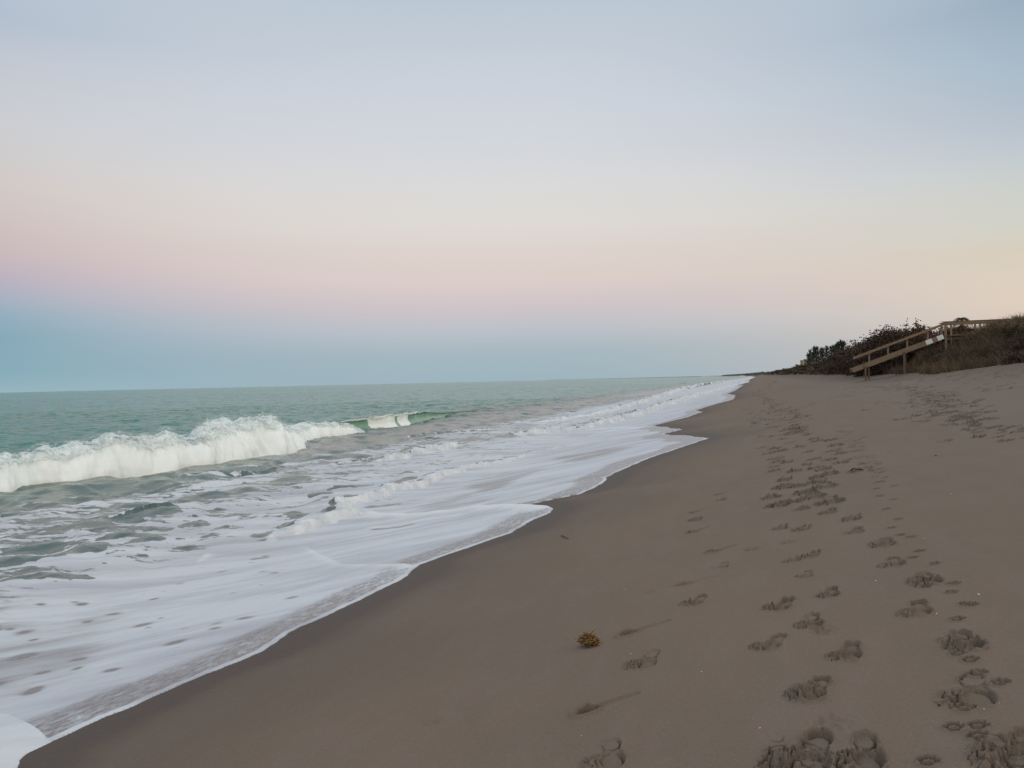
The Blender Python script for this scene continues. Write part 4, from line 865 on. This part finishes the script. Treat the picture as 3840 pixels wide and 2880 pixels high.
# ------------------------------------------------------------------ small things lying on the sand
mw, s_, b_n = material('seaweed'); a_ = s_.attr('tone'); n_ = s_.noise(s_.tc, 40, 3)
s_.put(b_n.inputs['Base Color'], s_.mix(s_.m('ADD', s_.m('MULTIPLY', a_, .7), s_.m('MULTIPLY', n_, .3)), (.050, .022, .006), (.38, .22, .055))); b_n.inputs['Roughness'].default_value = .5
x, y = hit(2208, 2420); g = ground(x, y); r = np.random.default_rng(12); V, F_, T_ = [], [], []; o_ = 0
for k in range(420):                               # curled fronds of a sargassum clump
    a = r.uniform(0, 6.283); rad = .056*math.sqrt(r.uniform()); p = np.array([math.cos(a)*rad*1.12, math.sin(a)*rad*.9, .004+.062*math.sqrt(1-(rad/.0575)**2)*r.uniform(.2, 1)*(1+.25*math.sin(3*a))])
    d = r.normal(size=3); d[2] = abs(d[2])*.8; d /= np.linalg.norm(d); up_ = np.cross(d, r.normal(size=3)); up_ /= np.linalg.norm(up_); L_ = r.uniform(.012, .028); w2 = r.uniform(.0025, .0055); tn = r.uniform()
    for j in range(4):
        c = p + d*L_*j/3 + np.cross(d, up_)*L_*.35*math.sin(j*1.1) ; V += [c-up_*w2*(1-.2*j), c+up_*w2*(1-.2*j)]; T_ += [tn, tn]
        if j < 3: F_.append((o_+2*j, o_+2*j+1, o_+2*j+3, o_+2*j+2))
    o_ += 8
V = np.array(V); V[:, 2] = np.maximum(V[:, 2], .001)
sw_ = poly_mesh('seaweed_clump', V, np.array(F_), mw, attrs=dict(tone=np.array(T_))); sw_.location = (x, y, g); tag(sw_, 'golden brown clump of sargassum seaweed alone on the smooth sand', 'seaweed')
rb = np.random.default_rng(4); nb_ = 60; Pb = np.stack([rb.normal(0, .034, nb_), rb.normal(0, .026, nb_), rb.uniform(.01, .055, nb_)], 1); t5 = rb.uniform(0, 1, nb_)
ico = np.array([(0, 0, 1), (.9, 0, .3), (.28, .85, .3), (-.73, .53, .3), (-.73, -.53, .3), (.28, -.85, .3), (0, 0, -1)]); fi = [(0, 1, 2), (0, 2, 3), (0, 3, 4), (0, 4, 5), (0, 5, 1), (6, 2, 1), (6, 3, 2), (6, 4, 3), (6, 5, 4), (6, 1, 5)]
Vb = (Pb[:, None]+ico[None]*rb.uniform(.003, .0055, (nb_, 1, 1))).reshape(-1, 3); Fb = (np.array(fi)[None]+np.arange(nb_)[:, None, None]*7).reshape(-1, 3)
poly_mesh('air_bladders', Vb, Fb, mw, sw_, True, dict(tone=np.repeat(t5, 7)))
MTW, _, _ = plain('wet_twig', (.035, .025, .02), (.07, .05, .04), 30); MSH, _, _ = plain('shell', (.62, .58, .52), (.80, .77, .72), 60, .5); MPB, _, _ = plain('pebble', (.03, .025, .02), (.06, .05, .04), 60, .6)
def twig(pxs, rad, label):
    pts = [hit(*p) for p in pxs]; o3 = pts[0]; z0_ = ground(*o3); V = []; n = len(pts)
    for i, (x, y) in enumerate(pts):
        q = pts[min(i+1, n-1)]; p_ = pts[max(i-1, 0)]; d = Vector((q[0]-p_[0], q[1]-p_[1], 0)).normalized(); sd3 = Vector((-d.y, d.x, 0)); r_ = rad*(1-.5*i/n)
        for k in range(6): a = k*math.pi/3; v = sd3*math.cos(a)*r_; V.append((x-o3[0]+v.x, y-o3[1]+v.y, ground(x, y)-z0_+r_*.8+math.sin(a)*r_ + (.012 if 0 < i < n-1 else 0)))
    F_ = [(6*i+k, 6*i+(k+1) % 6, 6*i+6+(k+1) % 6, 6*i+6+k) for i in range(n-1) for k in range(6)]
    me = bpy.data.meshes.new('twig'); me.from_pydata(V, [], F_ + [tuple(range(5, -1, -1)), tuple(range(6*n-6, 6*n))]); me.materials.append(MTW); o = bpy.data.objects.new('twig', me); C.objects.link(o)
    o.location = (*o3, z0_); tag(o, label, 'twig')
twig([(2106, 2010), (2112, 2016), (2119, 2019), (2133, 2023)], .006, 'short bent dark twig on bare sand below the foam line')
twig([(3190, 1768), (3200, 1763), (3212, 1765), (3224, 1766), (3234, 1763)], .012, 'curved dark stick between the shoe prints and the paw prints')
def pebble(name, px, py, s_, mat, label, cat, group, seed):
    x, y = hit(px, py); r = np.random.default_rng(seed); v = ico*(1+r.normal(0, .18, ico.shape))*[s_, s_*.6, s_*.28]
    me = bpy.data.meshes.new(name); me.from_pydata([tuple(q) for q in v], [], fi); me.materials.append(mat); o = bpy.data.objects.new(name, me); C.objects.link(o)
    for p in me.polygons: p.use_smooth = True
    o.location = (x, y, ground(x, y)+s_*.12); o.rotation_euler.z = r.uniform(0, 3); tag(o, label, cat, group)
shells = [(3284, 2179, .011, 'small white shell bit up the sand from the double row of shoe prints'), (3510, 2302, .013, 'white shell fragment touching the square shoe print'), (2365, 2452, .008, 'tiny white shell bit just left of the round shoe print by the seaweed'),
          (2631, 2520, .009, 'white shell bit on bare sand between the left and middle prints'), (3566, 1853, .012, 'white shell bit alone on the right hand sand slope'), (3464, 2020, .010, 'white shell bit beside the paw prints half way up the beach'),
          (3745, 2636, .010, 'white shell bit right of the big faint shoe print'), (3690, 2660, .007, 'speck of white shell below the big faint shoe print'), (2181, 2759, .007, 'speck of white shell near the bottom, left of the lowest print'),
          (2346, 2210, .008, 'speck of white shell above the seaweed'), (2950, 2620, .007, 'speck of white shell left of the cracked print'), (3800, 2735, .008, 'speck of white shell near the right edge'),
          (2850, 2730, .007, 'speck of white shell above the lowest cracked print'), (3670, 2230, .014, 'thin pale shell sliver right of the crumbled print')]
for i, (a, b_, s_, lab) in enumerate(shells): pebble('shell_bit', a, b_, s_, MSH, lab, 'shell', 'white shell bits on the sand', 800+i)
for i, (a, b_, s_, lab) in enumerate([(2290, 2244, .008, 'dark pebble on the sand above the seaweed'), (2465, 2280, .009, 'dark pebble between the seaweed and the shoe prints'), (3520, 2644, .011, 'dark pebble left of the paired paw prints'), (3510, 1710, .03, 'dark lump of weed on the upper sand')]):
    pebble('pebble', a, b_, s_, MPB, lab, 'pebble', 'dark pebbles on the sand', 830+i)
